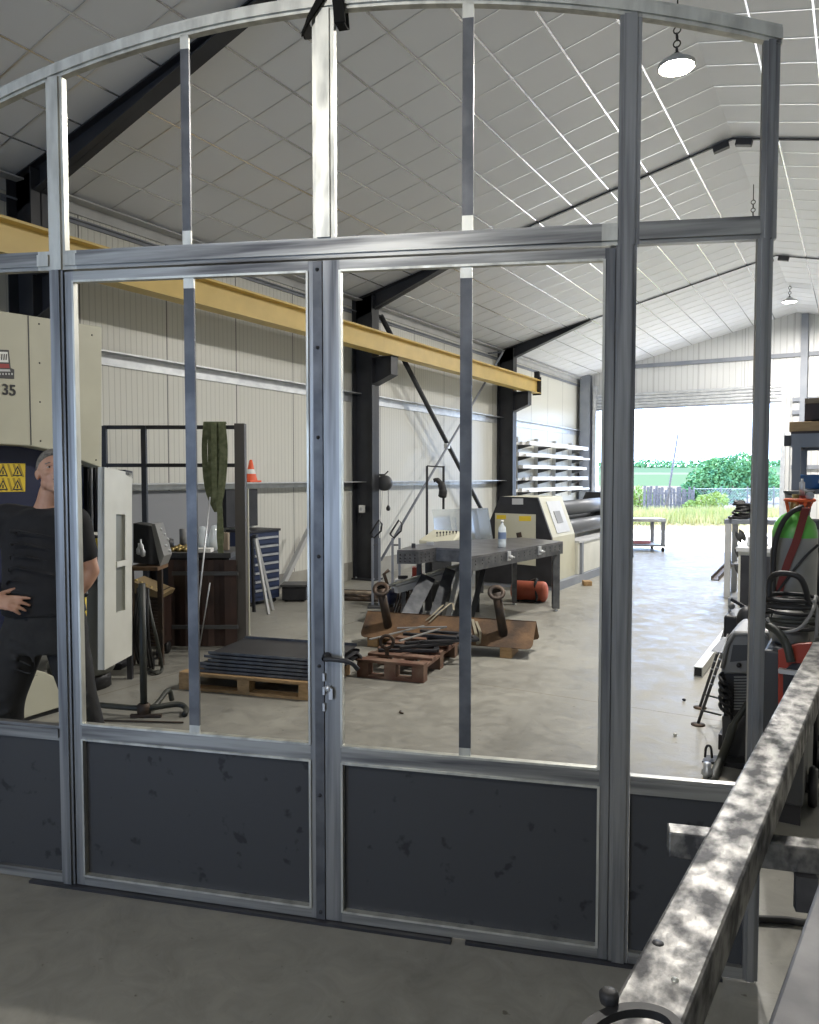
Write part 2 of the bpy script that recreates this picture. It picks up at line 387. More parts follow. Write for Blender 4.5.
def rafter(y, lbl):
    t = thing('roof_rafter', lbl, 'rafter', (RX, y, roof_z(-4.3)-.05))
    b = MB(); xs_ = -3.78 if y < 5 else -4.88; b.bar((xs_, y, roof_z(xs_)-.020), (RX, y, RZ-.020), .035, .018, up_l); b.bar((RX, y, RZ-.020), (XR-.02, y, roof_z(XR-.02)-.020), .035, .018, up_r)
    b.build('rafter_flange', m_col, t)
    for sg, u in ((-1, up_l), (1, up_r)):
        b = MB(); b.bar((RX+sg*.04, y, RZ-.07), (RX+sg*.22, y, RZ-.07-.18*SL), .08, .08, u); b.build('ridge_plate', m_col, t)
rafter(FRAMES[0], 'thin dark rafter line under the ceiling, nearest and largest of the three')
rafter(FRAMES[1], 'thin dark rafter line with black ridge plates right of the lit lamp')
rafter(FRAMES[2], 'thin dark rafter line with black ridge plates close to the far gable')
# far corner column and gable post
t = thing('corner_column', 'grey blue steel column in the far left corner beside the rack of white profiles', 'steel column', (XL+.25, YB-.2, 0))
b = MB(); b.box((XL+.12, YB-.32, 0), (XL+.40, YB-.30, roof_z(XL+.4)-.02)); b.box((XL+.12, YB-.10, 0), (XL+.40, YB-.08, roof_z(XL+.4)-.02)); b.box((XL+.25, YB-.30, 0), (XL+.27, YB-.10, roof_z(XL+.27)-.02))
b.build('shaft', m_greysteel, t)
MB().box((XL+.08, YB-.36, 0), (XL+.44, YB-.06, .02)).build('base_plate', m_greysteel, t)
t = thing('gable_post', 'grey blue post rising to the ridge of the far gable wall', 'steel post', (-1.22, YB-.12, 0))
b = MB(); b.box((-1.30, YB-.20, 0), (-1.14, YB-.185, 5.7)); b.box((-1.30, YB-.075, 0), (-1.14, YB-.06, 5.7)); b.box((-1.226, YB-.185, 0), (-1.214, YB-.075, 5.7)); b.build('shaft', m_greysteel, t)
MB().box((-1.34, YB-.24, 0), (-1.10, YB-.05, .02)).build('base_plate', m_greysteel, t)
# white switch box on the column
t = thing('switch_box', 'small white switch box mounted on the black column', 'switch box', (XL+.42, FRAMES[1]-.02, 1.25))
q = P(361, 509, 'Y', FRAMES[1]-.11)
t.location = q; t.o.location = q
MB().obox(q + Vector((0, .03, 0)), (.045, 0, 0), (0, .03, 0), (0, 0, .06)).build('box', m_white, t, bev=.006)
MB().obox(q + Vector((0, -.004, 0)), (.02, 0, 0), (0, .006, 0), (0, 0, .025)).build('rocker', m_lgrey, t)
MB().tube(spline([q+Vector((0,.03,-.06)), q+Vector((-.02,.0,-.14)), q+Vector((-.06,.02,-.18)), q+Vector((-.09,.06,-.08))]), .008).build('cable', m_rubber, t)

# crane runway beam
t = thing('crane_runway_beam', 'long yellow steel crane rail running along the left wall on column brackets', 'crane rail', (-6.3, 3, 3.53))
b = MB(); y0, y1 = YF+1, 16.3
for (z0, z1, w) in ((3.53, 3.545, .20), (3.545, 3.815, .012), (3.815, 3.83, .20)): b.box((-6.3-w/2, y0, z0), (-6.3+w/2, y1, z1))
b.build('beam', m_yellow, t)
MB().box((-6.325, y0, 3.83), (-6.275, y1, 3.865)).build('rail_bar', m_yellow, t)
MB().box((-6.36, y1-.02, 3.83), (-6.24, y1+.05, 4.03)).box((-6.40, y1, 3.50), (-6.2, y1+.02, 3.90)).build('end_stop', m_col, t)

# wind bracing between columns two and three
xa = XL+.26
A1, A2 = P(381, 316, 'X', xa), P(492, 530, 'X', xa); B1, B2 = P(381, 560, 'X', xa+.09), P(503, 352, 'X', xa+.09)
tag(MB().tube([A1, A2], .042, 10).bar(A1, Vector((XL+.004, A1.y, A1.z)), .08, .03).bar(A2, Vector((XL+.004, A2.y, A2.z)), .08, .03).build('brace_rod', m_col), 'thick black diagonal brace on the left wall, falling from upper left to lower right', 'wall brace')
tag(MB().tube([B1, B2], .022, 10).bar(B1, Vector((XL+.004, B1.y, B1.z)), .06, .02).bar(B2, Vector((XL+.004, B2.y, B2.z)), .06, .02).build('brace_rod', m_greysteel), 'thin grey diagonal brace on the left wall, rising from lower left to upper right', 'wall brace')
q = P(447, 446, 'X', xa+.055)
tag(MB().obox(q, (.035,0,0), (0,.07,0), (0,0,.05)).build('brace_clamp', m_galv, bev=.01), 'pale clamp plate where the two diagonal wall braces cross', 'clamp')

# ------------------------------------------------------------------ roller shutter at the far opening
t = thing('roller_shutter', 'raised galvanised roller shutter over the bright far doorway', 'roller shutter', (DX0/2+DX1/2, YB-.2, 0))
b = MB()
for k in range(5):
    z = DZ - .02 + k*.085
    pts = arc((DX0-.02, YB-.12, z), (0,-1,0), (0,0,1), .042, -PI/2, PI/2, 8)
    b.prism([(p[0], p[1], p[2]) for p in pts], (DX1-DX0+.04, 0, 0))
b.build('curtain', m_galv, t)
MB().box((DX0-.04, YB-.16, DZ-.09), (DX1+.04, YB-.09, DZ-.055)).build('bottom_bar', m_greysteel, t)
for x in (DX0-.10, DX1+.02): MB().box((x, YB-.20, 0), (x+.10, YB-.02, DZ+.62)).build('guide_rail', m_galv, t)
MB().tube([(DX1+.22, YB-.16, DZ+.1), (DX1+.22, YB-.16, 1.1)], .012, 6).build('pull_chain', m_galv, t)

# ------------------------------------------------------------------ high-bay lamps
def lamp(y, z, lbl, power, lit=True, x=RX+.05):
    t = thing('high_bay_lamp', lbl, 'lamp', (x, y, z))
    MB().lathe([(.0, .10), (.05, .10), (.06, .09), (.07, .07), (.13, .045), (.148, .03), (.15, .0), (.14, .0), (.13, .03), (0, .04)], (x, y, z), 28).build('reflector', m_lgrey, t)
    b = MB(); b.lathe([(0, -.012), (.09, -.008), (.125, 0), (.138, .012), (.0, .03)], (x, y, z), 28)
    b.build('diffuser', mat('lamp_glow', (1,1,1), emit=(1, .88, .68, 60)) if lit else m_white, t)
    b = MB()
    for k in range(6):
        zz = z+.14+k*.055
        pts = arc((x, y, zz), (1,0,0) if k % 2 else (0,1,0), (0,0,1), .028, 0, 2*PI, 12); b.tube(pts, .006, 6, caps=False)
    b.tube([(x, y, z+.09), (x, y, z+.125)], .02); b.tube([(x, y, z+.44), (x, y, roof_z(x)-.01)], .006, 6)
    b.build('hanging_chain', m_black, t)
    if lit:
        ld = bpy.data.lights.new('lamp_light', 'AREA'); ld.shape = 'DISK'; ld.size = .26; ld.energy = power; ld.color = (1, .96, .90); ld.spread = PI
        lo = bpy.data.objects.new('lamp_light', ld); C.objects.link(lo); lo.parent = t.o; lo.location = (0, 0, -.02)
lamp(6.6, 5.00, 'glowing round high-bay lamp hanging near the upper right of the door frame', 130)
lamp(18.4, 5.42, 'pale round high-bay lamp hanging near the far gable', 260)
lamp(11.8, 5.10, 'round high-bay lamp whose chain shows just above the top rail of the door frame', 130)
lamp(-3.4, 5.1, 'added round high-bay lamp, unseen behind the photographer, lighting the door frame and near floor', 95)  # unseen lamp, added to brighten the frame and the near floor
#==PART3
# ================================================================== the arched steel door frame
GA = Vector((-2.734, 1.858, 0)); GB = Vector((-.249, 2.627, 0))
GD = (GB - GA).normalized(); GN = Vector((-GD.y, GD.x, 0))
U0, U1, UC = -.385, 2.62, 1.13; AR = 4.45; AZ = 3.325
def gz(u, z):                     # the frame hangs a touch out of level towards its right end
    k = max(0.0, min(1.0, (z - .75) / 1.4))
    return z + k * (.028 - .025 * u) * (z / 2.45)
def gp(u, z, w=0): return GA + GD*u + GN*w + Z3*(gz(u, z) + .012)
def gbox(b, u0, u1, z0, z1, w0, w1, mi=0):
    v = [gp(u, z, w) for z in (z0, z1) for (u, w) in ((u0, w0), (u1, w0), (u1, w1), (u0, w1))]
    b.add(v, [(0,3,2,1),(4,5,6,7),(0,1,5,4),(1,2,6,5),(2,3,7,6),(3,0,4,7)], mi)
def apex(u, off=0): r = AR - off; return AZ - AR + math.sqrt(max(0, r*r - (u-UC)**2))
gate = thing('arched_door_frame', 'large unglazed arched steel door frame with black lower panels, standing across the workshop', 'door frame', gp(1.13, 0))
def member(u0, u1, z0, z1, name, m=None, ends=0, dep=.028, parent=None, step=.012, vert=True, bright=None):
    """hollow bar with a stepped face; both ends ground bright where the welds were dressed"""
    b = MB(); mi = 0
    def seg(a0, a1, c0, c1, mi):
        gbox(b, a0, a1, c0, c1, 0, dep, mi)
        if step:
            if vert: gbox(b, a0+step, a1-step, c0, c1, -.008, 0, mi)
            else: gbox(b, a0, a1, c0+step, c1-step, -.008, 0, mi)
    if ends:
        if vert: seg(u0, u1, z0, z0+ends, 1); seg(u0, u1, z0+ends, z1-ends, 0); seg(u0, u1, z1-ends, z1, 1)
        else: seg(u0, u0+ends, z0, z1, 1); seg(u0+ends, u1-ends, z0, z1, 0); seg(u1-ends, u1, z0, z1, 1)
    else: seg(u0, u1, z0, z1, 0)
    return b.build(name, [m or m_steel, m_bright], parent or gate)
# arch
b = MB(); NA = 48
for w0, w1, o0, o1 in ((0, .028, 0, .056), (-.008, 0, .012, .044)):
    ring = []
    for i in range(NA+1):
        u = U0 + (U1-U0)*i/NA
        ring.append([gp(u, apex(u, o0), w0), gp(u, apex(u, o1), w0), gp(u, apex(u, o1), w1), gp(u, apex(u, o0), w1)])
    vs = [p for r in ring for p in r]
    fs = [(i*4+j, i*4+(j+1) % 4, i*4+4+(j+1) % 4, i*4+4+j) for i in range(NA) for j in range(4)] + [(3,2,1,0), (NA*4, NA*4+1, NA*4+2, NA*4+3)]
    b.add(vs, fs)
b.build('arch', m_bright, gate)
# full-height posts of the outer frame
MR0, MR1 = 2.415, 2.487            # transom
for (u0, u1, l0, l1) in ((U0, U0+.05, U0, U0+.05), (.003, .075, .002, .062), (2.140, 2.208, 2.137, 2.201), (2.568, 2.616, 2.562, 2.608)):
    um = (u0+u1)/2
    member(l0, l1, 0, MR0, 'post', m_steel, .0, step=.012)
    member(u0, u1, MR0-.001, apex(um, .05), 'post', m_bright if u0 < 1 else m_steel, .0, step=.014)
member(1.093, 1.174, MR1, apex(1.14, .05), 'post', m_bright, step=.016)
for u0, u1 in ((U0+.05, .003), (.075, 2.140), (2.208, 2.568)): member(u0, u1, MR0, MR1, 'transom', m_steel_h, .05 if u0 < .5 else .0, vert=False, step=.014)
for u0, u1, a, c in ((.579, .613, MR1, 0), (1.629, 1.667, MR1, 0)):
    member(u0, u1, MR1, apex((u0+u1)/2, .052), 'glazing_bar', m_scale, .05, dep=.010, step=0)
# fixed side lights: lock rail, bottom rail, lower panel
for u0, u1 in ((U0+.05, .002), (2.203, 2.562)):
    member(u0, u1, .582, .642, 'side_rail', m_steel_h, 0, vert=False)
    member(u0, u1, 0, .038, 'side_rail', m_steel_h, 0, vert=False, step=0)
    b = MB(); gbox(b, u0, u1, .036, .584, .018, .022); b.build('lower_panel', m_sheet, gate)
# two door leaves
def leaf(u0, u1, sl, sr, gb0, gb1, lbl):
    b = MB()
    def q(a0, a1, c0, c1, mi=0, st=.0):
        gbox(b, a0, a1, c0, c1, .0, .028, mi)
    zt = MR0 - .008
    q(u0, u0+sl, .002, zt, 0); q(u1-sr, u1, .002, zt, 0)
    q(u0+sl, u1-sr, zt-.036, zt, 2); q(u0+sl, u1-sr, .598, .655, 2); q(u0+sl, u1-sr, .002, .040, 2)
    # raised inner bead round the openings
    for (c0, c1) in ((.655, zt-.036), (.040, .598)):
        gbox(b, u0+sl-.002, u0+sl+.006, c0, c1, -.006, .02, 1); gbox(b, u1-sr-.006, u1-sr+.002, c0, c1, -.006, .02, 1)
        gbox(b, u0+sl+.006, u1-sr-.006, c0-.002, c0+.006, -.006, .02, 1); gbox(b, u0+sl+.006, u1-sr-.006, c1-.006, c1+.002, -.006, .02, 1)
    w = b.build('door_leaf', [m_steel, m_bright, m_steel_h], gate); lab(w, lbl)
    b = MB(); gbox(b, u0+sl-.001, u1-sr+.001, .038, .600, .018, .022); b.build('kick_panel', m_sheet, w)
    b = MB(); gbox(b, gb0, gb1, .655, .69, .0, .010, 1); gbox(b, gb0, gb1, .69, zt-.08, .0, .010, 0); gbox(b, gb0, gb1, zt-.08, zt-.036, .0, .010, 1)
    b.build('glazing_bar', [m_scale, m_bright], w)
    return w
lf = leaf(.071, 1.092, .036, .020, .580, .622, 'left door leaf with a black strip carrying dark screws')
rf = leaf(1.129, 2.134, .062, .032, 1.624, 1.665, 'right door leaf with the lock')
b = MB(); gbox(b, 1.092, 1.126, .002, MR0-.01, -.004, .03); b.build('cover_strip', m_scale, lf)
for z in (.03, .47, .95, 1.35, 1.78, 2.10, 2.375):
    b = MB(); b.lathe([(.007, 0), (.006, .004), (0, .005)], gp(1.109, z, -.004), 10, -GN); b.build('screw', m_black, lf)
for (u0, u1) in ((.050, .085), (2.118, 2.160)):
    b = MB(); gbox(b, u0, u1, .002, MR0, .030, .036); b.build('stop_strip', m_steel, gate)
# hinge line, lever handle and lock cylinder on the right leaf
hz = .985
b = MB(); hb = gp(1.139, hz, -.002)
b.lathe([(.017, 0), (.017, .008), (.009, .010), (.009, .036)], hb, 14, -GN)
b.tube(spline([hb-GN*.032, hb-GN*.036+GD*.03+Z3*.001, hb-GN*.036+GD*.075-Z3*.002, hb-GN*.030+GD*.105-Z3*.012, hb-GN*.016+GD*.120-Z3*.035]), .0085, 10)
b.build('lever_handle', m_black, rf)
b = MB(); kb = gp(1.144, hz-.115, -.002)
b.lathe([(.012, 0), (.012, .014), (0, .015)], kb, 12, -GN); b.obox(kb-GN*.012+GD*.012-Z3*.018, GD*.007, GN*.002, Z3*.02)
b.build('lock_cylinder', m_galv, rf)
for z in (.80, .86, .91): MB().obox(gp(1.127, z, -.006), GD*.004, GN*.004, Z3*.014).build('lock_keep', m_galv, rf)
for (u, zz) in ((.069, .35), (.069, 1.2), (.069, 2.1), (2.132, .35), (2.132, 1.2), (2.132, 2.1)):
    MB().tube([gp(u, zz-.05, .047), gp(u, zz+.05, .047)], .009, 8).build('hinge', m_steel, gate)
# black flat bar lying under the frame
b = MB(); v = [gp(u, 0, w) for u, w in ((-.14, -.02), (1.6, -.02), (1.6, .06), (-.14, .06))]
b.prism([(p.x, p.y, 0.0) for p in v], (0, 0, .011)); tag(b.build('flat_bar', m_black), 'black flat steel strip lying on the floor under the left part of the door frame', 'steel bar')
b = MB(); v = [gp(u, 0, w) for u, w in ((1.65, -.012), (2.5, -.012), (2.5, .05), (1.65, .05))]
b.prism([(p.x, p.y, 0.0) for p in v], (0, 0, .011)); tag(b.build('flat_bar', m_black), 'dark steel strip lying on the floor under the right part of the door frame', 'steel bar')
# lifting strap choked round the crown of the arch, going up to the roof
m_strap = mat('black_webbing', (.018,.017,.014), .9, 0, spec=.2)
t = thing('lifting_strap', 'black lifting strap looped round the top of the arched door frame', 'strap', gp(1.14, apex(1.14)-.1))
b = MB()
def strip(b, pts, wv, th=.004):
    """flat webbing along a path"""
    pts = [Vector(p) for p in pts]; vs = []
    for i, p in enumerate(pts):
        d = (pts[min(i+1, len(pts)-1)] - pts[max(i-1, 0)]).normalized(); w = Vector(wv); nn = d.cross(w).normalized() * th
        vs += [p+w+nn, p-w+nn, p-w-nn, p+w-nn]
    n = len(pts); b.add(vs, [(i*4+j, i*4+(j+1) % 4, i*4+4+(j+1) % 4, i*4+4+j) for i in range(n-1) for j in range(4)] + [(3,2,1,0), ((n-1)*4, n*4-3, n*4-2, n*4-1)])
za = apex(1.13) - .056
def gq(u, z, w): return gp(u, z, w)
strip(b, [gq(1.072, za-.055, -.014), gq(1.105, za-.005, -.016), gq(1.15, za+.052, -.017), gq(1.175, za+.085, -.010)], GD*.012+Z3*.034)
strip(b, [gq(1.201, za-.055, -.014), gq(1.198, za+.0, -.016), gq(1.19, za+.052, -.018), gq(1.178, za+.09, -.010)], GD*.020)
strip(b, [gq(1.072, za-.055, -.014), gq(1.070, za-.06, .02), gq(1.080, za-.04, .055), gq(1.15, za+.05, .06), gq(1.178, za+.09, .01)], Z3*.02+GD*.01)
strip(b, [gq(1.201, za-.055, -.014), gq(1.203, za-.06, .02), gq(1.198, za-.04, .055), gq(1.19, za+.05, .06), gq(1.178, za+.09, .01)], GD*.016)
b.build('choke_loop', m_strap, t)
b = MB(); top = gq(1.178, za+.085, .0); strip(b, [top, Vector((top.x, top.y, roof_z(top.x)-.01))], GD*.022); b.build('strap_leg', m_strap, t)

# ================================================================== steel beams on trestles in the right foreground
def hdir(px): return (RT*((px-CX)/F) + FH).normalized()       # horizontal direction towards a point of the horizon
def beam_obj(name, lbl, a, d, L, w, h, z, m, side=1):
    s = Vector((d.y, -d.x, 0))
    t = thing(name, lbl, 'steel beam', (a.x, a.y, z-h))
    b = MB(); p = [a, a+s*w, a+s*w+d*L, a+d*L]
    v = [(q.x, q.y, z-h) for q in p] + [(q.x, q.y, z) for q in p]
    b.add(v, [(3,2,1,0),(4,5,6,7),(0,1,5,4),(1,2,6,5),(2,3,7,6),(3,0,4,7)][0:2] + [(0,4,5,1)[::-1],(1,2,6,5),(2,3,7,6),(3,0,4,7)])
    bb = b.build('tube', m, t, bev=.006)
    return t
BZ = .91
a1 = P(613, 1000, 'Z', BZ); d1 = hdir(904)
a1 = a1 - d1*.45
bt = beam_obj('steel_box_beam', 'worn shiny steel box beam running diagonally across the lower right foreground', a1, d1, 4.2, .096, .085, BZ, m_beam)
# drilled hole and weld bead on the beam
q = P(675, 980, 'Z', BZ); MB().lathe([(.006, .000), (.005, .002), (0, .003)], q, 10).build('weld_spatter', m_bright, bt)
q = P(658, 943, 'Z', BZ); MB().lathe([(0, .0006), (.009, .0006), (.0095, .0)], q, 12).build('drilled_hole', m_black, bt)
a2 = P(767, 1024, 'Z', BZ); d2 = (P(819, 880, 'Z', BZ) - a2).normalized()
beam_obj('steel_box_beam', 'dark steel beam cut by the lower right corner of the picture', a2 - d2*.4, d2, 2.6, .14, .085, BZ, m_beam_d)
# trestle: cross tube with legs
z1 = BZ - .087
e0 = P(667, 822, 'Z', z1); e1 = P(850, 842, 'Z', z1); dd = (e1 - e0).normalized(); sd = Vector((-dd.y, dd.x, 0))
sd_c = sd; t = thing('steel_trestle', 'heavy steel trestle whose cross tube carries the foreground beams', 'trestle', (e0.x+.4, e0.y, 0))
dd_c = dd; ee = e0 + dd*1.15
b = MB(); p = [e0, ee, ee - sd*.055, e0 - sd*.055]; b.prism([(q.x, q.y, z1-.06) for q in p], (0, 0, .06)); b.build('cross_tube', m_beam, t, bev=.004)
for k in ((P(803, 842, 'Z', z1)-e0).dot(dd),):
    q = e0 + dd*k - sd*.06
    MB().obox(Vector((q.x, q.y, z1-.06-.04)), dd*.022, sd*.012, Z3*.04).build('lug', m_beam_d, t)
for k in (.60, 1.08):
    q = e0 + dd*k - sd*.03
    MB().bar((q.x, q.y, z1-.06), (q.x, q.y, .012), .05, .05, dd).build('leg', m_beam_d, t)
    MB().bar(q - sd*.35 + Z3*(.03-q.z), q + sd*.35 + Z3*(.03-q.z), .05, .05).build('foot', m_beam_d, t)
# black C-clamp gripping the near end of the beam
t = thing('black_clamp', 'curved black clamp on the near end of the worn box beam', 'clamp', P(640, 1010, 'Z', BZ))
c0 = P(628, 1050, 'Z', BZ+.02)
b = MB()
cpt = [P(x, y, 'Z', BZ+.022) for x, y in ((568, 1070), (577, 1042), (596, 1022), (622, 1011), (650, 1011), (672, 1021), (684, 1045), (688, 1070))]
strip(b, spline(cpt), Z3*.006, .007); b.build('jaw', m_rubber, t)
q = P(609, 996, 'Z', BZ+.035); MB().lathe([(0, -.010), (.012, -.010), (.014, -.004), (.014, .004), (.010, .008), (0, .009)], q, 8).build('knob', m_rubber, t, bev=.002)
# hose on the floor behind the trestle
tag(MB().tube(spline([P(725, 916, 'Z', .015), P(762, 919, 'Z', .015), P(785, 920, 'Z', .015), P(815, 922, 'Z', .015), P(845, 905, 'Z', .015), P(880, 880, 'Z', .015)]), .014, 8).build('black_hose', m_rubber), 'black hose lying on the floor beneath the foreground trestle', 'hose')

# ================================================================== outside the far door
def terrain(r):
    return 0 if r < 34 else (r-34)*.008 if r < 90 else .45 + (r-90)*.032 if r < 200 else 3.97 + (r-200)*.012
t = []
b = MB(); nx, ny = 40, 60
def ydist(i): return YB+.35 + 330*(i/ny)**2.2
vs = []
for i in range(ny+1):
    y = ydist(i)
    for j in range(nx+1):
        x = -7 + (j/nx-.5)*(60 + y*1.6) - (y-21)*.25
        vs.append((x, y, -.01 + terrain(y) + (noise.noise((x*.02, y*.02, 0))*terrain(y)*.25)))
b.add(vs, [(i*(nx+1)+j, i*(nx+1)+j+1, (i+1)*(nx+1)+j+1, (i+1)*(nx+1)+j) for i in range(ny) for j in range(nx)], 0, True)
mg = bpy.data.materials.new('fields'); mg.use_nodes = True; nt = mg.node_tree; bs = nt.nodes['Principled BSDF']; bs.inputs['Roughness'].default_value = 1; bs.inputs['Specular IOR Level'].default_value = 0
tc = nt.nodes.new('ShaderNodeNewGeometry'); sx = nt.nodes.new('ShaderNodeSeparateXYZ'); nt.links.new(tc.outputs['Position'], sx.inputs[0])
nz = nt.nodes.new('ShaderNodeTexNoise'); nz.inputs['Scale'].default_value = .35; nz.inputs['Detail'].default_value = 5; nt.links.new(tc.outputs['Position'], nz.inputs[0])
ad = nt.nodes.new('ShaderNodeMath'); ad.operation = 'MULTIPLY_ADD'; nt.links.new(nz.outputs[0], ad.inputs[0]); ad.inputs[1].default_value = 3.0; nt.links.new(sx.outputs['Y'], ad.inputs[2])
mr = nt.nodes.new('ShaderNodeMapRange'); mr.inputs[1].default_value = 20; mr.inputs[2].default_value = 320; nt.links.new(ad.outputs[0], mr.inputs[0])
cr = nt.nodes.new('ShaderNodeValToRGB'); nt.links.new(mr.outputs[0], cr.inputs[0]); cr.color_ramp.interpolation = 'CONSTANT'; nt.links.new(cr.outputs[0], bs.inputs['Base Color'])
stops = ((0, (.42, .41, .37)), (.018, (.16, .135, .08)), (.055, (.11, .10, .08)), (.25, (.055, .085, .05)), (.42, (.085, .098, .07)), (.46, (.050, .080, .05)), (.60, (.035, .052, .035)), (.68, (.055, .08, .055)))
for i, (p_, c_) in enumerate(stops):
    e = cr.color_ramp.elements[i] if i < 2 else cr.color_ramp.elements.new(p_)
    e.position = p_; e.color = (*c_, 1)
w = b.build('ground', mg); struct(w); w.o['label'] = 'concrete apron, dry verge and fields outside the far door'

def foliage(b, c, r, n, size, squash=.8, mi=0):
    for _ in range(n):
        while True:
            v = Vector((random.uniform(-1,1), random.uniform(-1,1), random.uniform(-1,1)))
            if .45 < v.length < 1: break
        p = Vector(c) + Vector((v.x*r[0], v.y*r[1], v.z*r[2]))
        a = Vector((random.gauss(0,1), random.gauss(0,1), random.gauss(0,1))).normalized(); e = a.orthogonal().normalized()
        s = size*random.uniform(.6, 1.3)
        b.add([p-a*s*.5, p+e*s*.3, p+a*s*.5, p-e*s*.3], [(0,1,2,3)], mi)
def tree(name, c, blobs, lbl, cat, m, n, size, trunk=True):
    t = thing(name, lbl, cat, c)
    b = MB()
    for (dx, dy, dz, r) in blobs: foliage(b, (c[0]+dx, c[1]+dy, c[2]+dz), (r, r, r*.8), n, size)
    b.build('foliage', m, t)
    b = MB()
    for (dx, dy, dz, r) in blobs: b.tube([(c[0]+dx*.05, c[1]+dy*.05, c[2]-.05), (c[0]+dx*.4, c[1]+dy*.4, c[2]+dz*.5), (c[0]+dx, c[1]+dy, c[2]+dz)], [.12, .07, .02], 6)
    b.build('trunk', m_bark, t)
def pg(px, py, D):            # ground position at camera depth D below the pixel column
    q = P(px, 477, 'D', D); return q
q = P(727, 477, 'D', 46)
tree('leafy_tree', (q.x, q.y, terrain(q.y)-.05), [(0,0,1.6,1.5),(1.5,.3,1.5,1.3),(-1.3,.2,1.3,1.1),(.7,0,2.2,1.1),(-.6,.5,2.1,.9),(2.3,0,1.0,1.0),(-2.0,0,.7,.8),(.2,-.6,.8,1.3)], 'broad green tree beyond the fence outside the far door', 'tree', m_leaf, 900, .22)
q = P(640, 477, 'D', 36)
tree('garden_bush', (q.x, q.y, terrain(q.y)-.03), [(0,0,.7,.7),(.6,0,.5,.55),(-.6,0,.6,.6)], 'yellow green bush at the left edge of the far doorway', 'bush', m_leaf2, 500, .14)
q = P(706, 477, 'D', 34.2)
tree('garden_bush', (q.x, q.y, terrain(q.y)-.03), [(0,0,.5,.5),(.5,0,.6,.5),(-.6,0,.3,.4)], 'yellow green bush against the wire fence below the tree', 'bush', m_leaf2, 450, .13)
# distant hedgerow on the skyline
b = MB()
for k in range(46):
    px = 560 + k*6 + random.uniform(-3, 3); q = P(px, 477, 'D', random.uniform(235, 260)); s = random.uniform(1.0, 2.4)
    foliage(b, (q.x, q.y, terrain(q.y)+s*.5), (s*1.8, s, s), 60, 1.1)
tag(b.build('distant_hedgerow', m_leaf), 'line of far trees along the skyline of the green hill', 'trees', kind='stuff')
# dry grass verge
b = MB()
for _ in range(9000):
    q = P(random.uniform(590, 800), 477, 'D', random.triangular(25.5, 33, 30)); h = random.uniform(.15, .55); a = random.uniform(0, PI)
    o = Vector((math.cos(a), math.sin(a), 0))*.025; tip = Vector((random.uniform(-.12,.12), random.uniform(-.12,.12), h))
    g = Vector((q.x, q.y, 0)); b.add([g-o, g+o, g+tip], [(0,1,2)])
tag(b.build('dry_grass', m_grass), 'tall dry yellow grass on the verge outside the far door', 'grass', kind='stuff')
# fence: paling stretch and wire stretch
t0 = P(645, 477, 'D', 35); t1 = P(692, 477, 'D', 35.5); t2 = P(800, 477, 'D', 36.5); t1w = t1.lerp(t2, .02)
t = thing('paling_fence', 'weathered wooden paling fence outside, left of the wire fence', 'fence', ((t0.x+t1.x)/2, (t0.y+t1.y)/2, 0))
for k in range(17):
    p = t0.lerp(t1, k/16); h = random.uniform(1.0, 1.25)
    MB().obox((p.x+random.uniform(-.02,.02), p.y, h/2), (.055,.01,0), (0,.012,0), (random.uniform(-.03,.03),0,h/2)).build('paling', m_fence, t)
for z in (.35, .9): MB().bar((t0.x, t0.y+.03, z), (t1.x, t1.y+.03, z), .03, .07).build('fence_rail', m_fence, t)
t = thing('wire_fence', 'low wire mesh fence outside, in front of the tree', 'fence', ((t2.x+t1.x)/2, (t2.y+t1.y)/2, 0))
t1 = t1w; b = MB(); fd = (t2-t1); L_ = fd.length; fd.normalize(); k = 0
while k*.14 < L_:
    for sg in (-1, 1):
        a_ = k*.14; c_ = a_ + sg*1.0
        if 0 <= c_ <= L_: b.bar(Vector((t1.x, t1.y, .1))+fd*a_, Vector((t1.x, t1.y, 1.1))+fd*c_, .006, .006)
    k += 1
b.build('wire_mesh', m_galv, t)
MB().bar(Vector((t1.x, t1.y, 1.1)), Vector((t2.x, t2.y, 1.1)), .02, .02).build('top_wire', m_galv, t)
for k in range(5):
    p = t1.lerp(t2, k/4); MB().tube([(p.x, p.y, 0), (p.x, p.y, 1.2)], .03, 8).build('fence_post', m_fence, t)
# leaning pole
pa = P(665, 513, 'D', 33.5); pb = P(678, 434, 'D', 33.5); pa.z = 0
tag(MB().tube([pa, pb], .045, 8).build('leaning_pole', m_fence), 'tall thin leaning pole outside the far door', 'pole')

#==ITEMS
XM = -4.78
def PX(px, py, x): return P(px, py, 'X', x)
def PZ(px, py, z): return P(px, py, 'Z', z)
def PD(px, py, d): return P(px, py, 'D', d)
def text_mesh(name, s, size, at, right, up, m, parent, depth=.002, bold=.0):
    cu = bpy.data.curves.new(name, 'FONT'); cu.body = s; cu.size = size; cu.extrude = depth; cu.offset = bold; cu.align_x = 'CENTER'
    to = bpy.data.objects.new(name, cu); C.objects.link(to)
    me = bpy.data.meshes.new_from_object(to.evaluated_get(bpy.context.evaluated_depsgraph_get()))
    bpy.data.objects.remove(to)
    R_ = Vector(right).normalized(); U_ = Vector(up).normalized(); N_ = R_.cross(U_)
    for v in me.vertices: v.co = Vector(at) - parent.location + R_*v.co.x + U_*v.co.y + N_*v.co.z
    me.materials.clear(); me.materials.append(m)
    o = bpy.data.objects.new(name, me); C.objects.link(o); o.parent = parent.o
    return Obj(o, parent.location)

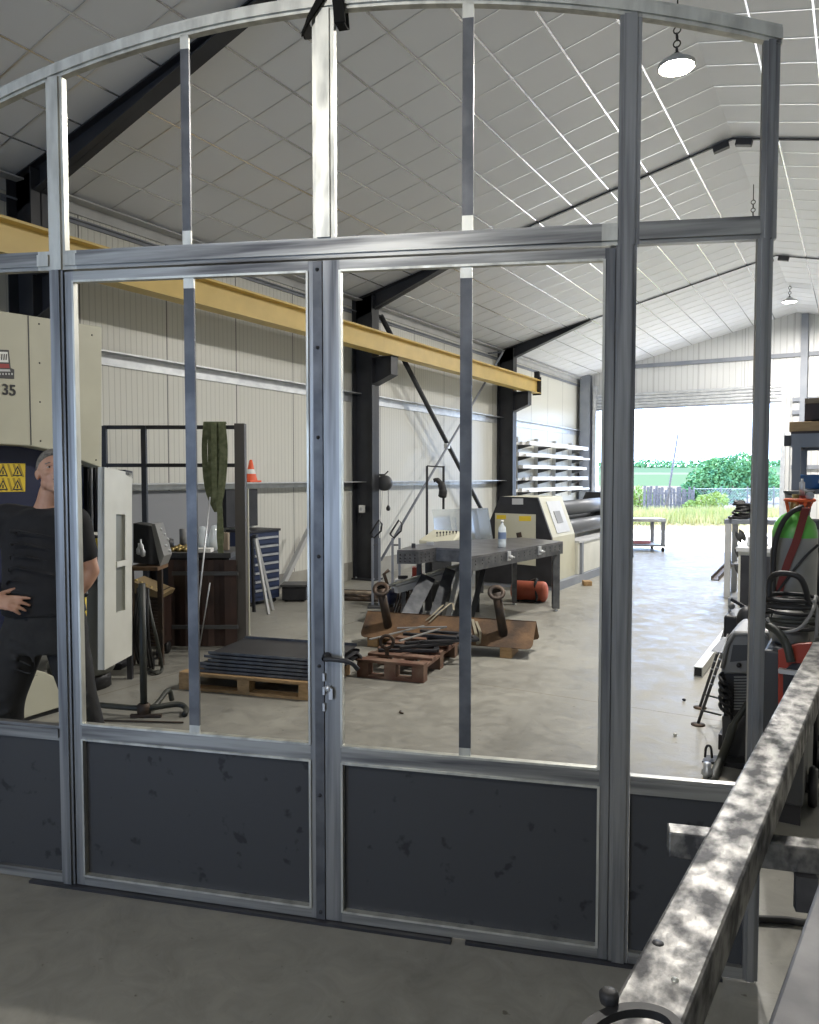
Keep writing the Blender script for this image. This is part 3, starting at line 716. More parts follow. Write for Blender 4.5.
# ================================================================== tall cream machine on the left
q0 = PX(27, 722, XM)
mc = thing('punching_machine', 'tall cream and navy machine tool behind the man, marked 35 on its upper housing', 'machine', (XM-.6, 2.6, 0))
plate = [PX(-150, 287, XM), PX(30, 315.5, XM), PX(53, 319, XM), PX(102, 327, XM), PX(102, 468, XM), PX(55, 451, XM), PX(30, 446, XM), PX(-150, 436, XM)]
hs = MB().prism([(p.x, p.y, p.z) for p in plate], (-.95, 0, 0)).build('upper_housing', m_cream, mc, bev=.008); lab(hs, 'cream upper housing with the number 35')
sy = PX(29.5, 380, XM).y
MB().box((XM, sy-.003, PX(29.5,445,XM).z), (XM+.003, sy+.003, PX(29.5,316,XM).z)).build('panel_seam', m_grey_d, hs)
for (x, y) in ((39, 324), (39.5, 363), (40, 402), (40.5, 441), (96, 460), (92, 335)):
    MB().lathe([(0, .003), (.006, .002), (.006, 0)], PX(x, y, XM), 8, (1,0,0)).build('screw', m_black, hs)
text_mesh('number_decal', '35', .098, PX(9, 395, XM) + X3*.003, Y3, Z3, m_black, hs, .001, .002)
# badge: dark-edged white field, red band and dark foot
def ypoly(pts, off, m, name, par, th=.003):
    return MB().prism([PX(x, y, XM) + X3*off for x, y in pts], (th, 0, 0)).build(name, m, par)
bd = ypoly([(-22, 349), (8.5, 350), (10.5, 368), (14, 369.5), (14, 379), (-22, 377)], 0, m_grey_d, 'badge', hs); lab(bd, 'dark badge with a white field and a red band')
ypoly([(-21, 351), (7.4, 352), (8.2, 362.5), (-21, 361.5)], .003, m_paper, 'badge_field', bd, .001)
ypoly([(-21, 363), (8.6, 364), (9.4, 368.2), (-21, 367.5)], .003, mat('badge_red', (.35,.05,.05), .5), 'badge_band', bd, .001)
ypoly([(-21, 368.6), (9.5, 369.4), (10.2, 371.6), (-21, 371)], .003, m_lgrey, 'badge_strip', bd, .001)
for k, x in enumerate((-4, -1.5, 1, 3.4, 5.6)):
    ypoly([(x, 354), (x+1.1, 354), (x+.6, 360), (x-.5, 360)], .004, m_grey_d, 'badge_stroke', bd, .001)
for x in (-1, 2, 5, 8, 11): ypoly([(x, 373), (x+1.4, 373.1), (x+1.4, 375), (x, 374.9)], .003, m_lgrey, 'badge_letter', bd, .001)
# navy throat with the warning label
yl, yr = PX(-150, 500, XM-.12).y, PX(84, 500, XM-.12).y
th_ = MB().box((XM-.8, yl, .95), (XM-.12, yr, 1.95)).build('throat', m_navy, mc, bev=.005); lab(th_, 'navy blue throat of the machine')
lx = XM - .119
lp = MB().prism([PX(x, y, lx) for x, y in ((-22, 463.5), (25, 463.5), (25, 491.5), (-22, 492.5))], (.003, 0, 0)).build('warning_label', m_label_y, th_); lab(lp, 'yellow warning label with black triangles')
def lpoly(pts, off, m, name):
    return MB().prism([PX(x, y, lx+.003+off) for x, y in pts], (.0008, 0, 0)).build(name, m, lp)
m_ochre = mat('label_stripe', (.38, .27, .03), .5)
for k in range(8):
    x = -20 + k*5.4
    lpoly([(x, 464), (x+2.2, 464), (x+6.5, 477), (x+4.3, 477)], 0, m_ochre, 'label_stripe'); lpoly([(x, 478), (x+2.2, 478), (x+6, 491), (x+3.8, 491)], 0, m_ochre, 'label_stripe')
for (cx_, cy_) in ((-11, 476), (3, 476), (17.5, 476), (-11, 490), (3, 490), (17.5, 490)):
    lpoly([(cx_-5, cy_), (cx_, cy_-10.5), (cx_+5, cy_)], .001, m_black, 'warning_triangle'); lpoly([(cx_-3.2, cy_-1.2), (cx_, cy_-8), (cx_+3.2, cy_-1.2)], .002, m_label_y, 'triangle_field')
    lpoly([(cx_-.8, cy_-1.8), (cx_-.6, cy_-5.5), (cx_+.6, cy_-5.5), (cx_+.8, cy_-1.8)], .003, m_black, 'triangle_mark')
# tool guides and lower body
for x0, x1 in ((86, 88.5), (90, 92), (93.5, 95.5), (97, 99)):
    a_ = PX(x0, 470, XM-.15); c_ = PX(x1, 532, XM-.15)
    MB().box((XM-.2, a_.y, c_.z), (XM-.13, c_.y, 1.80)).build('guide_rod', m_black if x0 in (86, 93.5) else m_lgrey, mc)
a_ = PX(86, 545, XM-.1); c_ = PX(104, 556, XM-.1)
MB().box((XM-.5, a_.y, c_.z), (XM-.08, c_.y, a_.z+.06)).build('tool_holder', m_black, mc)
MB().box((XM-.4, PX(92,541,XM-.05).y, PX(92,550,XM-.05).z), (XM-.05, PX(103,541,XM-.05).y, PX(92,539,XM-.05).z)).build('yellow_guard', m_label_y, mc)
base = [PX(-150, 810, XM), PX(27, 722, XM)+Z3*.03, PX(62, 711, XM)+Z3*.03, PX(62, 680, XM), PX(44, 672, XM), PX(30, 668, XM), PX(-150, 640, XM)]
base[0].z = .03
MB().prism(base, (-.85, 0, 0)).build('lower_body', m_cream, mc, bev=.006)
MB().box((XM-.82, base[0].y+.02, 0), (XM-.02, base[2].y-.01, .03)).build('plinth', m_black, mc)
cc = PD(88, 500, 5.85); cc.z = 0
MB().lathe([(0, .12), (.235, .12), (.25, .15), (.25, .20), (.23, .22), (.23, 1.0), (.20, 1.03), (0, 1.03)], cc - X3*.12, 32).build('turret_drum', mat('drum_grey', (.15,.155,.14), .4), mc)
MB().lathe([(0, 0), (.22, 0), (.22, .12), (0, .12)], cc - X3*.12, 24).build('drum_plinth', m_black, mc)
MB().box((XM-.8, PX(-150,600,XM).y, .3), (XM-.3, PX(60,600,XM).y, 1.0)).build('machine_core', m_navy, mc)
# thin rail with black knobs beside the man
MB().tube([PD(85, 590, 5.0), PD(85.5, 655, 5.0)], .009, 8).build('safety_rail', m_label_y, mc)
for yy in (594, 628): MB().ell(PD(85, yy, 4.97), (.022,.022,.022)).build('rail_knob', m_black, mc)
# open door of the machine
D0, D1 = 5.5, 5.98
dr = thing('machine_door', 'cream machine door with a tall narrow window, standing open beside the man', 'machine door', PD(112, 660, 5.7))
tl, tr, br, bl = PD(104.5, 467, D0), PD(132, 473, D1), PD(132, 655, D1), PD(104.5, 670, D0)
nrm = (tr-tl).cross(bl-tl).normalized()
if nrm.dot(tl - Vector((0, 0, EYE))) < 0: nrm = -nrm
def dl(u, v): return tl.lerp(tr, u).lerp(bl.lerp(br, u), v)
b = MB(); w0, w1, v0, v1 = .40, .74, .23, .74
w0_, w1_ = w0, w1
def quad(u0, v0_, u1, v1_, th=.05): b.prism([dl(u0, v0_), dl(u1, v0_), dl(u1, v1_), dl(u0, v1_)], nrm*th)
quad(0, 0, w0, 1); quad(w1, 0, 1, 1); quad(w0, 0, w1, v0); quad(w0, v1, w1, 1)
ed = bl - tl
b.prism([tl, tl - RT*.03 + FH*.02, bl - RT*.03 + FH*.02, bl], nrm*.02)
b.build('door_panel', m_cream_w, dr)
b = MB(); b.prism([dl(w0, v0)+nrm*.02, dl(w1, v0)+nrm*.02, dl(w1, v1)+nrm*.02, dl(w0, v1)+nrm*.02], nrm*.01); b.build('window', m_window, dr)
b = MB(); b.prism([dl(w0, .475), dl(w1+.1, .470), dl(w1+.1, .50), dl(w0, .505)], -nrm*.01); b.build('window_bar', m_cream_w, dr)
b = MB(); b.prism([dl(.75, -.01), dl(1.02, -.01), dl(1.02, .03), dl(.75, .015)], nrm*.06); b.build('hinge', m_black, dr)
MB().bar(PD(127, 480, 6.12), PD(127, 480, 6.12) - Z3*PD(127,480,6.12).z, .04, .04, RT).build('door_post', m_black, dr)
# black tray shape standing in for the floor shadow under the open door
t = thing('floor_shadow_tray', 'black tray shape imitating floor shadow and dark things under the open machine door', 'tray', (PZ(115, 662, 0)))
q = PZ(108, 664, 0); MB().obox(q+Z3*.03, RT*.20, FH*.22, Z3*.03).build('tray', m_black, t, bev=.01)
for k in range(4): MB().lathe([(0, 0), (.05, 0), (.055, .04), (.04, .07), (0, .08)], q+RT*(-.14+.09*k)+FH*(.05*(k%2))+Z3*.06, 12).build('cap', m_rubber, t)

# ================================================================== welding corner behind the machine
t = thing('control_box', 'black sloping control box with silver knobs behind the open machine door', 'control box', PD(148, 565, 6.6))
pr_ = [PD(133, 523, 6.5), PD(152, 526, 6.5), PD(160, 558, 6.5), PD(158, 565, 6.5), PD(133, 563, 6.5)]
MB().prism(pr_, FH*.2).build('casing', m_black, t, bev=.006)
b = MB(); b.prism([PD(151, 524, 6.48), PD(155, 524, 6.48), PD(164, 556, 6.48), PD(160, 566, 6.48), PD(158, 558, 6.48)], FH*.22); b.build('side_cheek', m_grey_m, t)
for k in range(5): MB().lathe([(0,0),(.016,0),(.012,.03),(0,.035)], PD(155+k*1.8, 530+k*5.5, 6.5)+FH*(.08+.05*(k%3)), 10, RT).build('knob', m_lgrey, t)
for (x, y) in ((139, 549), (143, 551), (141, 545)): MB().lathe([(.004,0),(.02,.01),(.022,.05),(.008,.07),(.008,.10),(0,.10)], PD(x, y+6, 6.42), 10).build('gas_fitting', m_galv, t)
MB().bar(PD(133, 567, 6.55), PD(163, 567, 6.55), .28, .03, Z3).build('shelf', m_rust, t)
for x in (131, 160): MB().bar(PD(x, 568, 6.6), Vector((*PD(x, 568, 6.6).to_2d(), 0)), .04, .04, RT).build('leg', m_pipe, t)
# old welding set with ribbed side
t = thing('old_welding_set', 'old ribbed brown welding set under the control box', 'welding machine', PZ(152, 652, 0))
q = PZ(153, 655, 0); hh = 1.65 - (590-477)*6.9/757
ctr = q - FH*.03
cas = MB().obox(ctr+Z3*(hh/2+.06), RT*.135, FH*.16, Z3*(hh/2-.06)).build('casing', m_brown, t)
for k in range(13):
    z = .14 + k*(hh-.2)/13
    MB().obox(ctr - FH*.165 + Z3*z, RT*.12, FH*.006, Z3*.010).build('rib', m_pipe, cas)
b = MB(); b.prism([ctr-RT*.15-FH*.17+Z3*hh, ctr+RT*.15-FH*.17+Z3*(hh-.06), ctr+RT*.17-FH*.17+Z3*(hh-.02), ctr-RT*.12-FH*.17+Z3*(hh+.10)], FH*.34)
b.build('top_tray', mat('tan_paint', (.26,.19,.10), .6), t)
for k in range(5): MB().lathe([(0,0),(.018,0),(.018,.03),(0,.032)], ctr+RT*(-.10+.045*k)-FH*.1+Z3*(hh+.075-.022*k), 10).build('dial', mat('brass', (.4,.3,.12), .35, .7), t)
for s in (-1, 1):
    for d in (-1, 1): MB().lathe([(0,-.02),(.05,-.02),(.06,-.01),(.06,.01),(.05,.02),(0,.02)], ctr+RT*s*.11+FH*d*.11+Z3*.06, 14, RT).build('wheel', m_rubber, t)
for k in range(6):
    o_ = random.uniform(-.05, .05)
    pts = [PD(138+k*2, 588, 6.35+o_), PD(135+k*2.5, 615, 6.25), PD(134+k*3, 640, 6.3), PZ(138+k*3, 662+k*1.2, .02), PZ(144+k*2, 664-k, .02)]
    MB().tube(spline(pts), .011, 6).build('welding_cable', m_rubber, t)
MB().tube(spline([PD(147, 592, 6.4), PD(151, 615, 6.3), PD(157, 640, 6.3), PZ(162, 668, .02), PZ(156, 673, .02), PZ(145, 668, .02)]), .014, 8).build('welding_cable', m_hose, t)
# tube stand on a T-shaped foot
t = thing('tube_stand', 'dark tube stand with curved floor feet in front of the open machine door', 'stand', PZ(144, 716, 0))
qs = PZ(144, 716, .0)
MB().tube([qs+Z3*.0, qs+Z3*(1.65-(582-477)*5.25/757)], .024, 12).build('pole', m_hose, t)
MB().lathe([(.0, 0), (.045, 0), (.045, .08), (.03, .09)], qs, 14).build('socket', m_pipe, t)
ql = PZ(98, 712, .0); qr = PZ(184, 712, .0); 
MB().tube(spline([ql+Z3*.05, qs+Z3*.055, qr-RT*.05+Z3*.055, qr+RT*.02+Z3*.03-FH*.02, qr+RT*.04+Z3*.02-FH*.12]), .02, 10).build('foot_tube', m_hose, t)
MB().tube(spline([qs+Z3*.04, qs+FH*.1+RT*.05+Z3*.05, qs+FH*.28+RT*.08+Z3*.10, qs+FH*.3+RT*.10+Z3*.02]), .018, 10).build('foot_tube', m_hose, t)
MB().bar(qs-RT*.08+Z3*.012-FH*.03, qs+RT*.13+Z3*.012-FH*.03, .03, .02).build('foot_tube', m_pipe, t)
MB().tube([qs-RT*.25-FH*.12+Z3*.008, qs+RT*.32-FH*.16+Z3*.008], .006, 6).build('ground_rod', m_pipe, t)
# black frame with green sling
t = thing('storage_frame', 'tall black square-tube frame with two top rails behind the welding bench', 'frame', PZ(241, 650, 0))
DF = 7.22
zt = PD(200, 426, DF).z
def vbar(px, w, z0, z1, d=DF, m=m_black, name='upright', par=None):
    a_ = PD(px, 477, d); return MB().obox((a_.x, a_.y, (z0+z1)/2), RT*w/2, FH*w/2, Z3*(z1-z0)/2).build(name, m, par or t)
vbar(240.8, .095, 0, zt+.02, m=mat('brown_grey_paint', (.075,.068,.062), .5)); vbar(144.5, .045, 0, zt); vbar(105, .045, 0, zt)
for y in (427.3, 465.3): MB().bar(PD(104, y, DF), PD(237, y, DF), .04, .035).build('rail', m_black, t)
vbar(246.5, .035, 0, PD(200, 489, DF).z, DF+.08, m_cream, 'cream_slat')
# dark red-brown welding screen filling the lower part
b = MB(); a_ = PD(168, 560, DF-.05); c_ = PD(236, 560, DF-.05)
for k in range(12):
    p0 = a_.lerp(c_, k/12); p1 = a_.lerp(c_, (k+1)/12); o0 = FH*(.012*math.sin(k*1.7)); o1 = FH*(.012*math.sin((k+1)*1.7))
    b.prism([p0+o0, p1+o1, Vector((p1.x, p1.y, .04))+o1, Vector((p0.x, p0.y, .04))+o0], FH*.004)
b.build('brown_screen', m_brown, t)
for y in (573.5, 627): MB().bar(PD(172, y, DF-.09), PD(238, y, DF-.09), .02, .035).build('screen_rail', m_grey_d, t)
# sling
t = thing('green_lifting_sling', 'faded green webbing sling hanging over the top rail of the black frame', 'sling', PD(216, 500, 7.15))
b = MB()
DSL = DF - .06
for k, (x0, x1, x2, yb) in enumerate(((206, 204.5, 210, 497), (211, 210.5, 213, 502), (214, 214, 215.5, 503), (218, 219, 218, 502), (223, 225, 220, 500), (221, 222.5, 219, 502))):
    dd_ = DSL - .012*(k % 3)
    strip(b, spline([PD(x0+1, 423.5, dd_+.06), PD(x0, 424, dd_), PD(x1, 450, dd_), PD((x1*2+x2)/3, 480, dd_), PD(x2, yb, dd_), PD(217, 512, dd_)]), RT*.026, .004)
b.build('webbing_loops', m_sling, t)
b = MB(); strip(b, spline([PD(218, 500, DSL-.03), PD(220, 515, DSL-.03), PD(219.5, 535, DSL-.03), PD(221, 553, DSL-.03)]), RT*.026, .004)
strip(b, spline([PD(220, 503, DSL-.02), PD(221, 520, DSL-.02), PD(222, 540, DSL-.02), PD(219, 551, DSL-.02)]), RT*.018, .004); b.build('webbing_tail', m_sling, t)
# bench
zb = .90; DB = 7.75
t = thing('welding_bench', 'cluttered dark workbench behind the black frame', 'workbench', PD(190, 640, DB))
a_ = PD(150, 500, DB); c_ = PD(237, 500, DB); a_.z = c_.z = zb
MB().prism([a_-FH*.3, c_-FH*.3, c_+FH*.4, a_+FH*.4], (0, 0, -.05)).build('bench_top', m_grey_d, t)
for p in (a_-FH*.25+RT*.05, c_-FH*.25-RT*.05, a_+FH*.3+RT*.05, c_+FH*.3-RT*.05): MB().bar(Vector((p.x, p.y, zb-.05)), Vector((p.x, p.y, 0)), .06, .06, RT).build('leg', m_black, t)
MB().prism([a_-FH*.2+RT*.05-Z3*.06, c_-FH*.2-RT*.05-Z3*.06, c_-FH*.2-RT*.05-Z3*.85, a_-FH*.2+RT*.05-Z3*.85], FH*.5).build('cupboard', mat('cupboard_dark', (.022,.02,.02), .6), t)
def onb(px, d=0): p = PD(px, 500, DB); p.z = zb; return p + FH*d
tag(MB().lathe([(0,0),(.05,0),(.055,.06),(.05,.12),(.02,.13),(0,.13)], onb(171, -.1), 16).build('black_pot', m_black), 'small black pot on the welding bench', 'pot')
tag(MB().lathe([(0,0),(.035,0),(.035,.2),(.03,.21),(0,.21)], onb(178, .15), 14).build('steel_can', m_grey_m), 'slim grey can at the back of the welding bench', 'can')
b = MB()
for k in range(7): p = onb(176+k*2.2, -.15+.05*(k%3)); b.lathe([(0,0),(.03,0),(.03,.03+.01*(k%3)),(0,.05+.01*(k%3))], p, 8)
tag(b.build('brass_fittings', mat('brass', (.4,.3,.12), .35, .7)), 'heap of yellowish brass fittings on the welding bench', 'fittings', kind='stuff')
for k, (px, hgt) in enumerate(((202, .24), (214, .25))):
    t = thing('clear_bag', ('clear plastic bag standing on the welding bench, left of two', 'clear plastic bag standing on the welding bench, right of two, partly behind the sling')[k], 'plastic bag', onb(px, 0), 'clear bags on the welding bench')
    MB().lathe([(.055,0),(.07,.05),(.065,hgt*.5),(.045,hgt*.8),(.03,hgt),(.0,hgt+.01)], onb(px, 0), 12).build('bag', m_clear, t); MB().lathe([(0,.002),(.045,.002),(.05,.08),(0,.10)], onb(px, 0), 10).build('contents', m_paper, t)
tag(MB().obox(onb(225, .0)+Z3*.09, RT*.035, FH*.04, Z3*.09).build('cardboard_box', m_gwood, bev=.004), 'small brown carton on the welding bench right of the sling', 'box')
tag(MB().obox(onb(208, -.2)+Z3*.02, RT*.09, FH*.06, Z3*.02).build('white_box', m_paper, bev=.004), 'flat white box on the welding bench', 'box')
tag(MB().tube([PD(210, 497, 7.05), PD(199, 600, 6.9), PZ(196, 655, .01)], .008, 8).build('filler_rod', m_galv), 'thin steel rod leaning against the black frame', 'rod')
tag(MB().tube([PD(210, 583, 6.9), PZ(199, 650, .01)], .006, 8).build('filler_rod', m_galv), 'short thin bright rod leaning low against the brown screen', 'rod')
# grey sheet and black board on the left wall
a_ = PX(130, 477, XL+.06); c_ = PX(222, 535, XL+.06)
tag(MB().box((XL+.02, a_.y, .005), (XL+.05, c_.y, 1.49)).build('grey_sheet', mat('grey_board_paint', (.27,.28,.30), .5)), 'large dull grey sheet on the left wall behind the welding bench', 'sheet')
a_ = PX(226, 487, XL+.09); c_ = PX(258, 531, XL+.09)
t = thing('black_board', 'black board hung on the left wall below the girt beside the traffic cone', 'board', (XL+.08, (a_.y+c_.y)/2, .95))
MB().box((XL+.03, a_.y, 1.0), (XL+.09, c_.y, 1.49)).build('board', m_black, t, bev=.004)
MB().box((XL+.0, a_.y+.1, 1.40), (XL+.03, c_.y-.1, 1.44)).build('hanger', m_galv, t)
# traffic cone on the girt
q = PX(251, 478, XL+.13); q.z = 1.582
t = thing('traffic_cone', 'small orange and white traffic cone standing on the wall girt', 'traffic cone', q)
MB().obox(q+Z3*.012, Y3*.11, X3*.085, Z3*.012).build('base', m_cone, t, bev=.004)
MB().lathe([(.085,.024),(.062,.11)], q, 20).lathe([(.045,.17),(.018,.29),(.012,.295),(0,.295)], q, 20).build('cone', m_cone, t)
MB().lathe([(.062,.11),(.045,.17)], q, 20).build('white_band', m_paper, t)

# blue drawer cabinet
xa_, xb_ = XL+.03, XL+.44
a_ = PX(250, 605, xb_); c_ = PX(280, 590, xb_); 
y0_, y1_ = PX(251, 560, xb_).y, PX(280.5, 560, xb_).y; zc = PX(265, 532, xb_).z
t = thing('tool_cabinet', 'blue tool cabinet with grey drawers against the left wall', 'tool cabinet', ((xa_+xb_)/2, (y0_+y1_)/2, 0))
MB().box((xa_, y0_, .06), (xb_-.02, y1_, zc)).build('body', m_blue, t, bev=.006)
MB().box((xa_, y0_-.01, zc), (xb_, y1_+.01, zc+.03)).build('worktop', m_black, t)
nd = 7
for k in range(nd):
    z0_ = .12 + k*(zc-.16)/nd; z1_ = z0_ + (zc-.16)/nd - .012
    dw = MB().box((xb_-.02, y0_+.05, z0_), (xb_, y1_-.05, z1_)).build('drawer', m_blue, t)
    MB().box((xb_, y0_+.06, z1_-.035), (xb_+.02, y1_-.06, z1_-.008)).build('handle', m_galv, dw)
for yy in (y0_+.06, y1_-.06):
    for xx in (xa_+.05, xb_-.07): MB().lathe([(0,-.015),(.03,-.015),(.03,.015),(0,.015)], (xx, yy, .03), 12, X3).build('castor', m_rubber, t)
# folding aluminium trestle in front of it
t = thing('folding_trestle', 'light aluminium folding trestle leg standing in front of the blue cabinet', 'trestle', PZ(266, 606, 0))
p0, p1 = PZ(273, 610, 0), PZ(254, 612, 0); tp = PX(256, 536, p0.x-.12)
MB().bar(p0, tp, .05, .03).build('leg', m_lgrey, t); MB().bar(p1, tp+Vector((-.05,-.02,0)), .03, .03).build('leg', m_black, t)
MB().bar(p0-FH*.30, tp-FH*.06, .03, .03).build('leg', m_lgrey, t); MB().bar(tp+FH*.02, tp-FH*.12, .05, .04).build('cross_bar', m_black, t)
# black crate on the floor
q = PZ(294, 602, 0)
t = thing('tool_crate', 'low black tool crate on the floor right of the blue cabinet', 'crate', q)
MB().obox(q+Z3*.11+FH*.15, RT*.16, FH*.15, Z3*.09+Z3*.0).build('box', m_black, t, bev=.01); MB().obox(q+Z3*.215+FH*.15, RT*.18, FH*.17, Z3*.015).build('lid', m_grey_d, t)
for s in (-1, 1): MB().obox(q+FH*.15+RT*.11*s+Z3*.012, RT*.02, FH*.12, Z3*.012).build('runner', m_rubber, t)
# leaning channel and black bar
tag(MB().bar(P(281, 588, 'X', XL+.2), PX(313, 522, XL+.36), .09, .05).build('leaning_channel', m_lgrey), 'pale steel channel leaning against the left wall beside the blue cabinet', 'steel channel')
tag(MB().bar(PD(286, 563, 11.0), PD(312, 557, 11.6), .04, .05).build('black_bar', m_black), 'short black bar behind the leaning pale channel', 'steel bar')
tag(MB().bar(PZ(318, 572, .03), PD(306, 527, 11.6), .05, .04).build('leaning_bar', m_grey_d), 'dark bar leaning steeply next to the closed door edge', 'steel bar')

# ================================================================== pallets
def pallet(name, A, d, L, W, H_, m, lbl, grp=None):
    n = Vector((-d.y, d.x, 0)); c = A + d*L/2 + n*W/2
    t = thing(name, lbl, 'pallet', (c.x, c.y, 0), grp)
    A = Vector((A.x, A.y, 0))
    for k in range(3): w = W*(.0 + k*.43); MB().obox(A+d*L/2+n*(w+.05)+Z3*.011, d*L/2, n*.05, Z3*.011).build('bottom_board', m, t)
    for k in range(3):
        for j in range(3): MB().obox(A+d*(.05+(L-.10)*j/2)+n*(.05+W*.43*k)+Z3*(.022+(H_-.066)/2), d*.05, n*.05, Z3*(H_-.066)/2).build('block', m, t)
    for j in range(3): MB().obox(A+d*(.05+(L-.10)*j/2)+n*W*.48+Z3*(H_-.033), d*.05, n*W*.48, Z3*.011).build('stringer', m, t)
    for k in range(5): MB().obox(A+d*L/2+n*(.05+(W*.96-.10)*k/4)+Z3*(H_-.011), d*L/2, n*.048, Z3*.011).build('top_board', m, t, bev=.003)
    return t
A_ = PZ(179, 689, 0); B_ = PZ(311, 701, 0); d_ = (B_-A_).normalized(); n_ = Vector((-d_.y, d_.x, 0))
pallet('wooden_pallet', A_, d_, (B_-A_).length, .82, .135, m_wood, 'pale wooden pallet under the stack of black steel trays')
A0 = A_ + d_*.16 + n_*.02
for k in range(6):
    off = (0, .03, -.02, .05, .01, .04)[k]
    t = thing('steel_tray', ('lowest black folded steel tray of the stack on the pale pallet', 'second black steel tray from the bottom of the pallet stack', 'third black steel tray from the bottom of the pallet stack', 'fourth black steel tray from the bottom of the pallet stack', 'fifth black steel tray from the bottom, just under the top one', 'topmost black steel tray of the stack on the pale pallet')[k], 'steel tray', A0+Z3*(.136+.026*k), 'black trays stacked on the pale pallet')
    z = .136 + .026*k
    W_ = .74 - .03*k; L_2 = 1.02
    p = A0 + d_*off + n_*(.02+.012*k) + Z3*z
    b = MB(); b.prism([p, p+d_*L_2, p+d_*L_2+n_*W_, p+n_*W_], (0, 0, .005)); b.build('sheet', m_black, t)
    MB().prism([p, p+d_*L_2, p+d_*L_2+n_*.005, p+n_*.005], (0, 0, .022)).build('folded_edge', m_scale, t)
    MB().prism([p+n_*W_, p+d_*L_2+n_*W_, p+d_*L_2+n_*(W_-.005), p+n_*(W_-.005)], (0, 0, .024)).build('folded_edge', m_scale, t)
for k in range(4):
    p = A0 - d_*.10 + n_*(.16+.09*k) + Z3*(.137)
    tag(MB().bar(p+Z3*.013, p + d_*.09 + Z3*.013, .05, .024).build('steel_offcut', m_scale), 'short dark steel offcut poking out at the left end of the tray stack', 'steel offcut', 'dark offcuts at the end of the tray stack')
# black gloved clamp right at the end of the first pallet
A2 = PZ(357, 677, 0); B2 = PZ(420, 683, 0); d2_ = (B2-A2).normalized(); n2 = Vector((-d2_.y, d2_.x, 0))
pallet('wooden_pallet', A2, d2_, (B2-A2).length+.03, 1.05, .15, m_rwood, 'weathered reddish pallet carrying loose black steel parts')
z = .151
def on2(u, v, h=0): return A2 + d2_*u + n2*v + Z3*(z+h)
hoop = []
for k, (u, v, ang, L_, wd, lb) in enumerate(((.12, .30, .5, .50, .16, 'black bent steel bracket on the reddish pallet, nearest the front'), (.30, .35, .9, .48, .14, 'black bent steel bracket on the reddish pallet, middle of the heap'), (.42, .50, .7, .52, .15, 'black bent steel bracket on the reddish pallet, rightmost of the heap'), (.22, .66, .2, .5, .18, 'black bent steel bracket on the reddish pallet, at the back of the heap'))):
    dr_ = Vector((math.cos(ang), math.sin(ang), 0)); sd2 = Vector((-dr_.y, dr_.x, 0)); p = on2(u-.05, v, .012+.026*k)
    b = MB(); q0_, q1_, q2_, q3_ = p, p+dr_*L_, p+dr_*L_+sd2*wd, p+sd2*wd+dr_*.1
    for aa, bb in ((q0_, q1_), (q1_, q2_), (q2_, q3_)): b.bar(aa, bb, .045, .024)
    tag(b.build('steel_bracket', m_black, bev=.003), lb, 'steel bracket', 'bent brackets on the reddish pallet')
for k, (u0, v0_, u1, v1_, lb) in enumerate(((.05, .15, .30, .85, 'thin bright steel strip lying across the brackets, leftmost'), (.33, .12, .52, .80, 'thin bright steel strip lying across the brackets, rightmost'), (.15, .55, .55, .75, 'thin bright steel strip lying crosswise on the brackets'))):
    tag(MB().bar(on2(u0, v0_, .135+.014*k), on2(u1, v1_, .135+.014*k), .020, .010).build('steel_strip', m_grey_m), lb, 'steel strip', 'bright strips on the reddish pallet')
q = on2(.18, .22, .06); t = thing('round_clamp', 'dark round clamp ring on the front of the reddish pallet', 'clamp', q)
MB().tube(arc(q+Z3*.05, RT, Z3, .055, 0, 2*PI, 18), .014, 8, caps=False).build('ring', m_pipe, t); MB().bar(q+Z3*-.06, q+Z3*.0, .03, .03, RT).build('lug', m_pipe, t)
# black glove/cable hanging at right leaf lock: small black coil on the end of the tray stack
q = PZ(345, 676, .0)
pc = q + Z3*.155 + RT*.03
tag(MB().tube(spline([pc+RT*.0, pc+RT*.07+Z3*.03, pc+RT*.10-Z3*.02, pc+RT*.02+FH*.05, pc-RT*.06+Z3*.02]), .02, 8).build('black_hose_end', m_rubber), 'short black hose piece on the right end of the pale pallet', 'hose')

# ================================================================== rusty ridge plate with flanged tubes
fb0, fb1 = PZ(359.5, 636.5, .10), PZ(532, 649.5, .10); bb1 = PZ(546.5, 640.5, .10)
dv = (fb1-fb0).normalized(); nv = Vector((-dv.y, dv.x, 0)); bw = max(.30, min(.55, (bb1-fb1).dot(nv)))
rh = .10 + bw*.52
t = thing('rusty_ridge_plate', 'long rusty folded steel plate like a ridge cap, with two flanged pipe stubs', 'steel plate', (fb0+fb1)/2 + nv*bw/2)
b = MB(); Lp = (fb1-fb0).length
def chamf(p0, p1, q0, q1, c=.05):     # face from bottom edge p0-p1 to ridge q0-q1 with rounded lower corners
    e = (p1-p0).normalized(); u0 = (q0-p0).normalized(); u1 = (q1-p1).normalized()
    return [p0+u0*c, p0+e*c*.3+u0*c*.3, p0+e*c, p1-e*c, p1-e*c*.3+u1*c*.3, p1+u1*c, q1, q0]
r0 = fb0+nv*bw/2; r0.z = rh; r1 = fb1+nv*bw/2; r1.z = rh
g0 = fb0+nv*bw; g1_ = fb1+nv*bw
th3 = (r0-fb0).cross(dv).normalized()*.008
b.prism(chamf(fb0, fb1, r0, r1), th3 if th3.z < 0 else -th3)
b.prism(chamf(g0, g1_, r0, r1), -nv*.008)
b.build('folded_plate', m_rust, t)
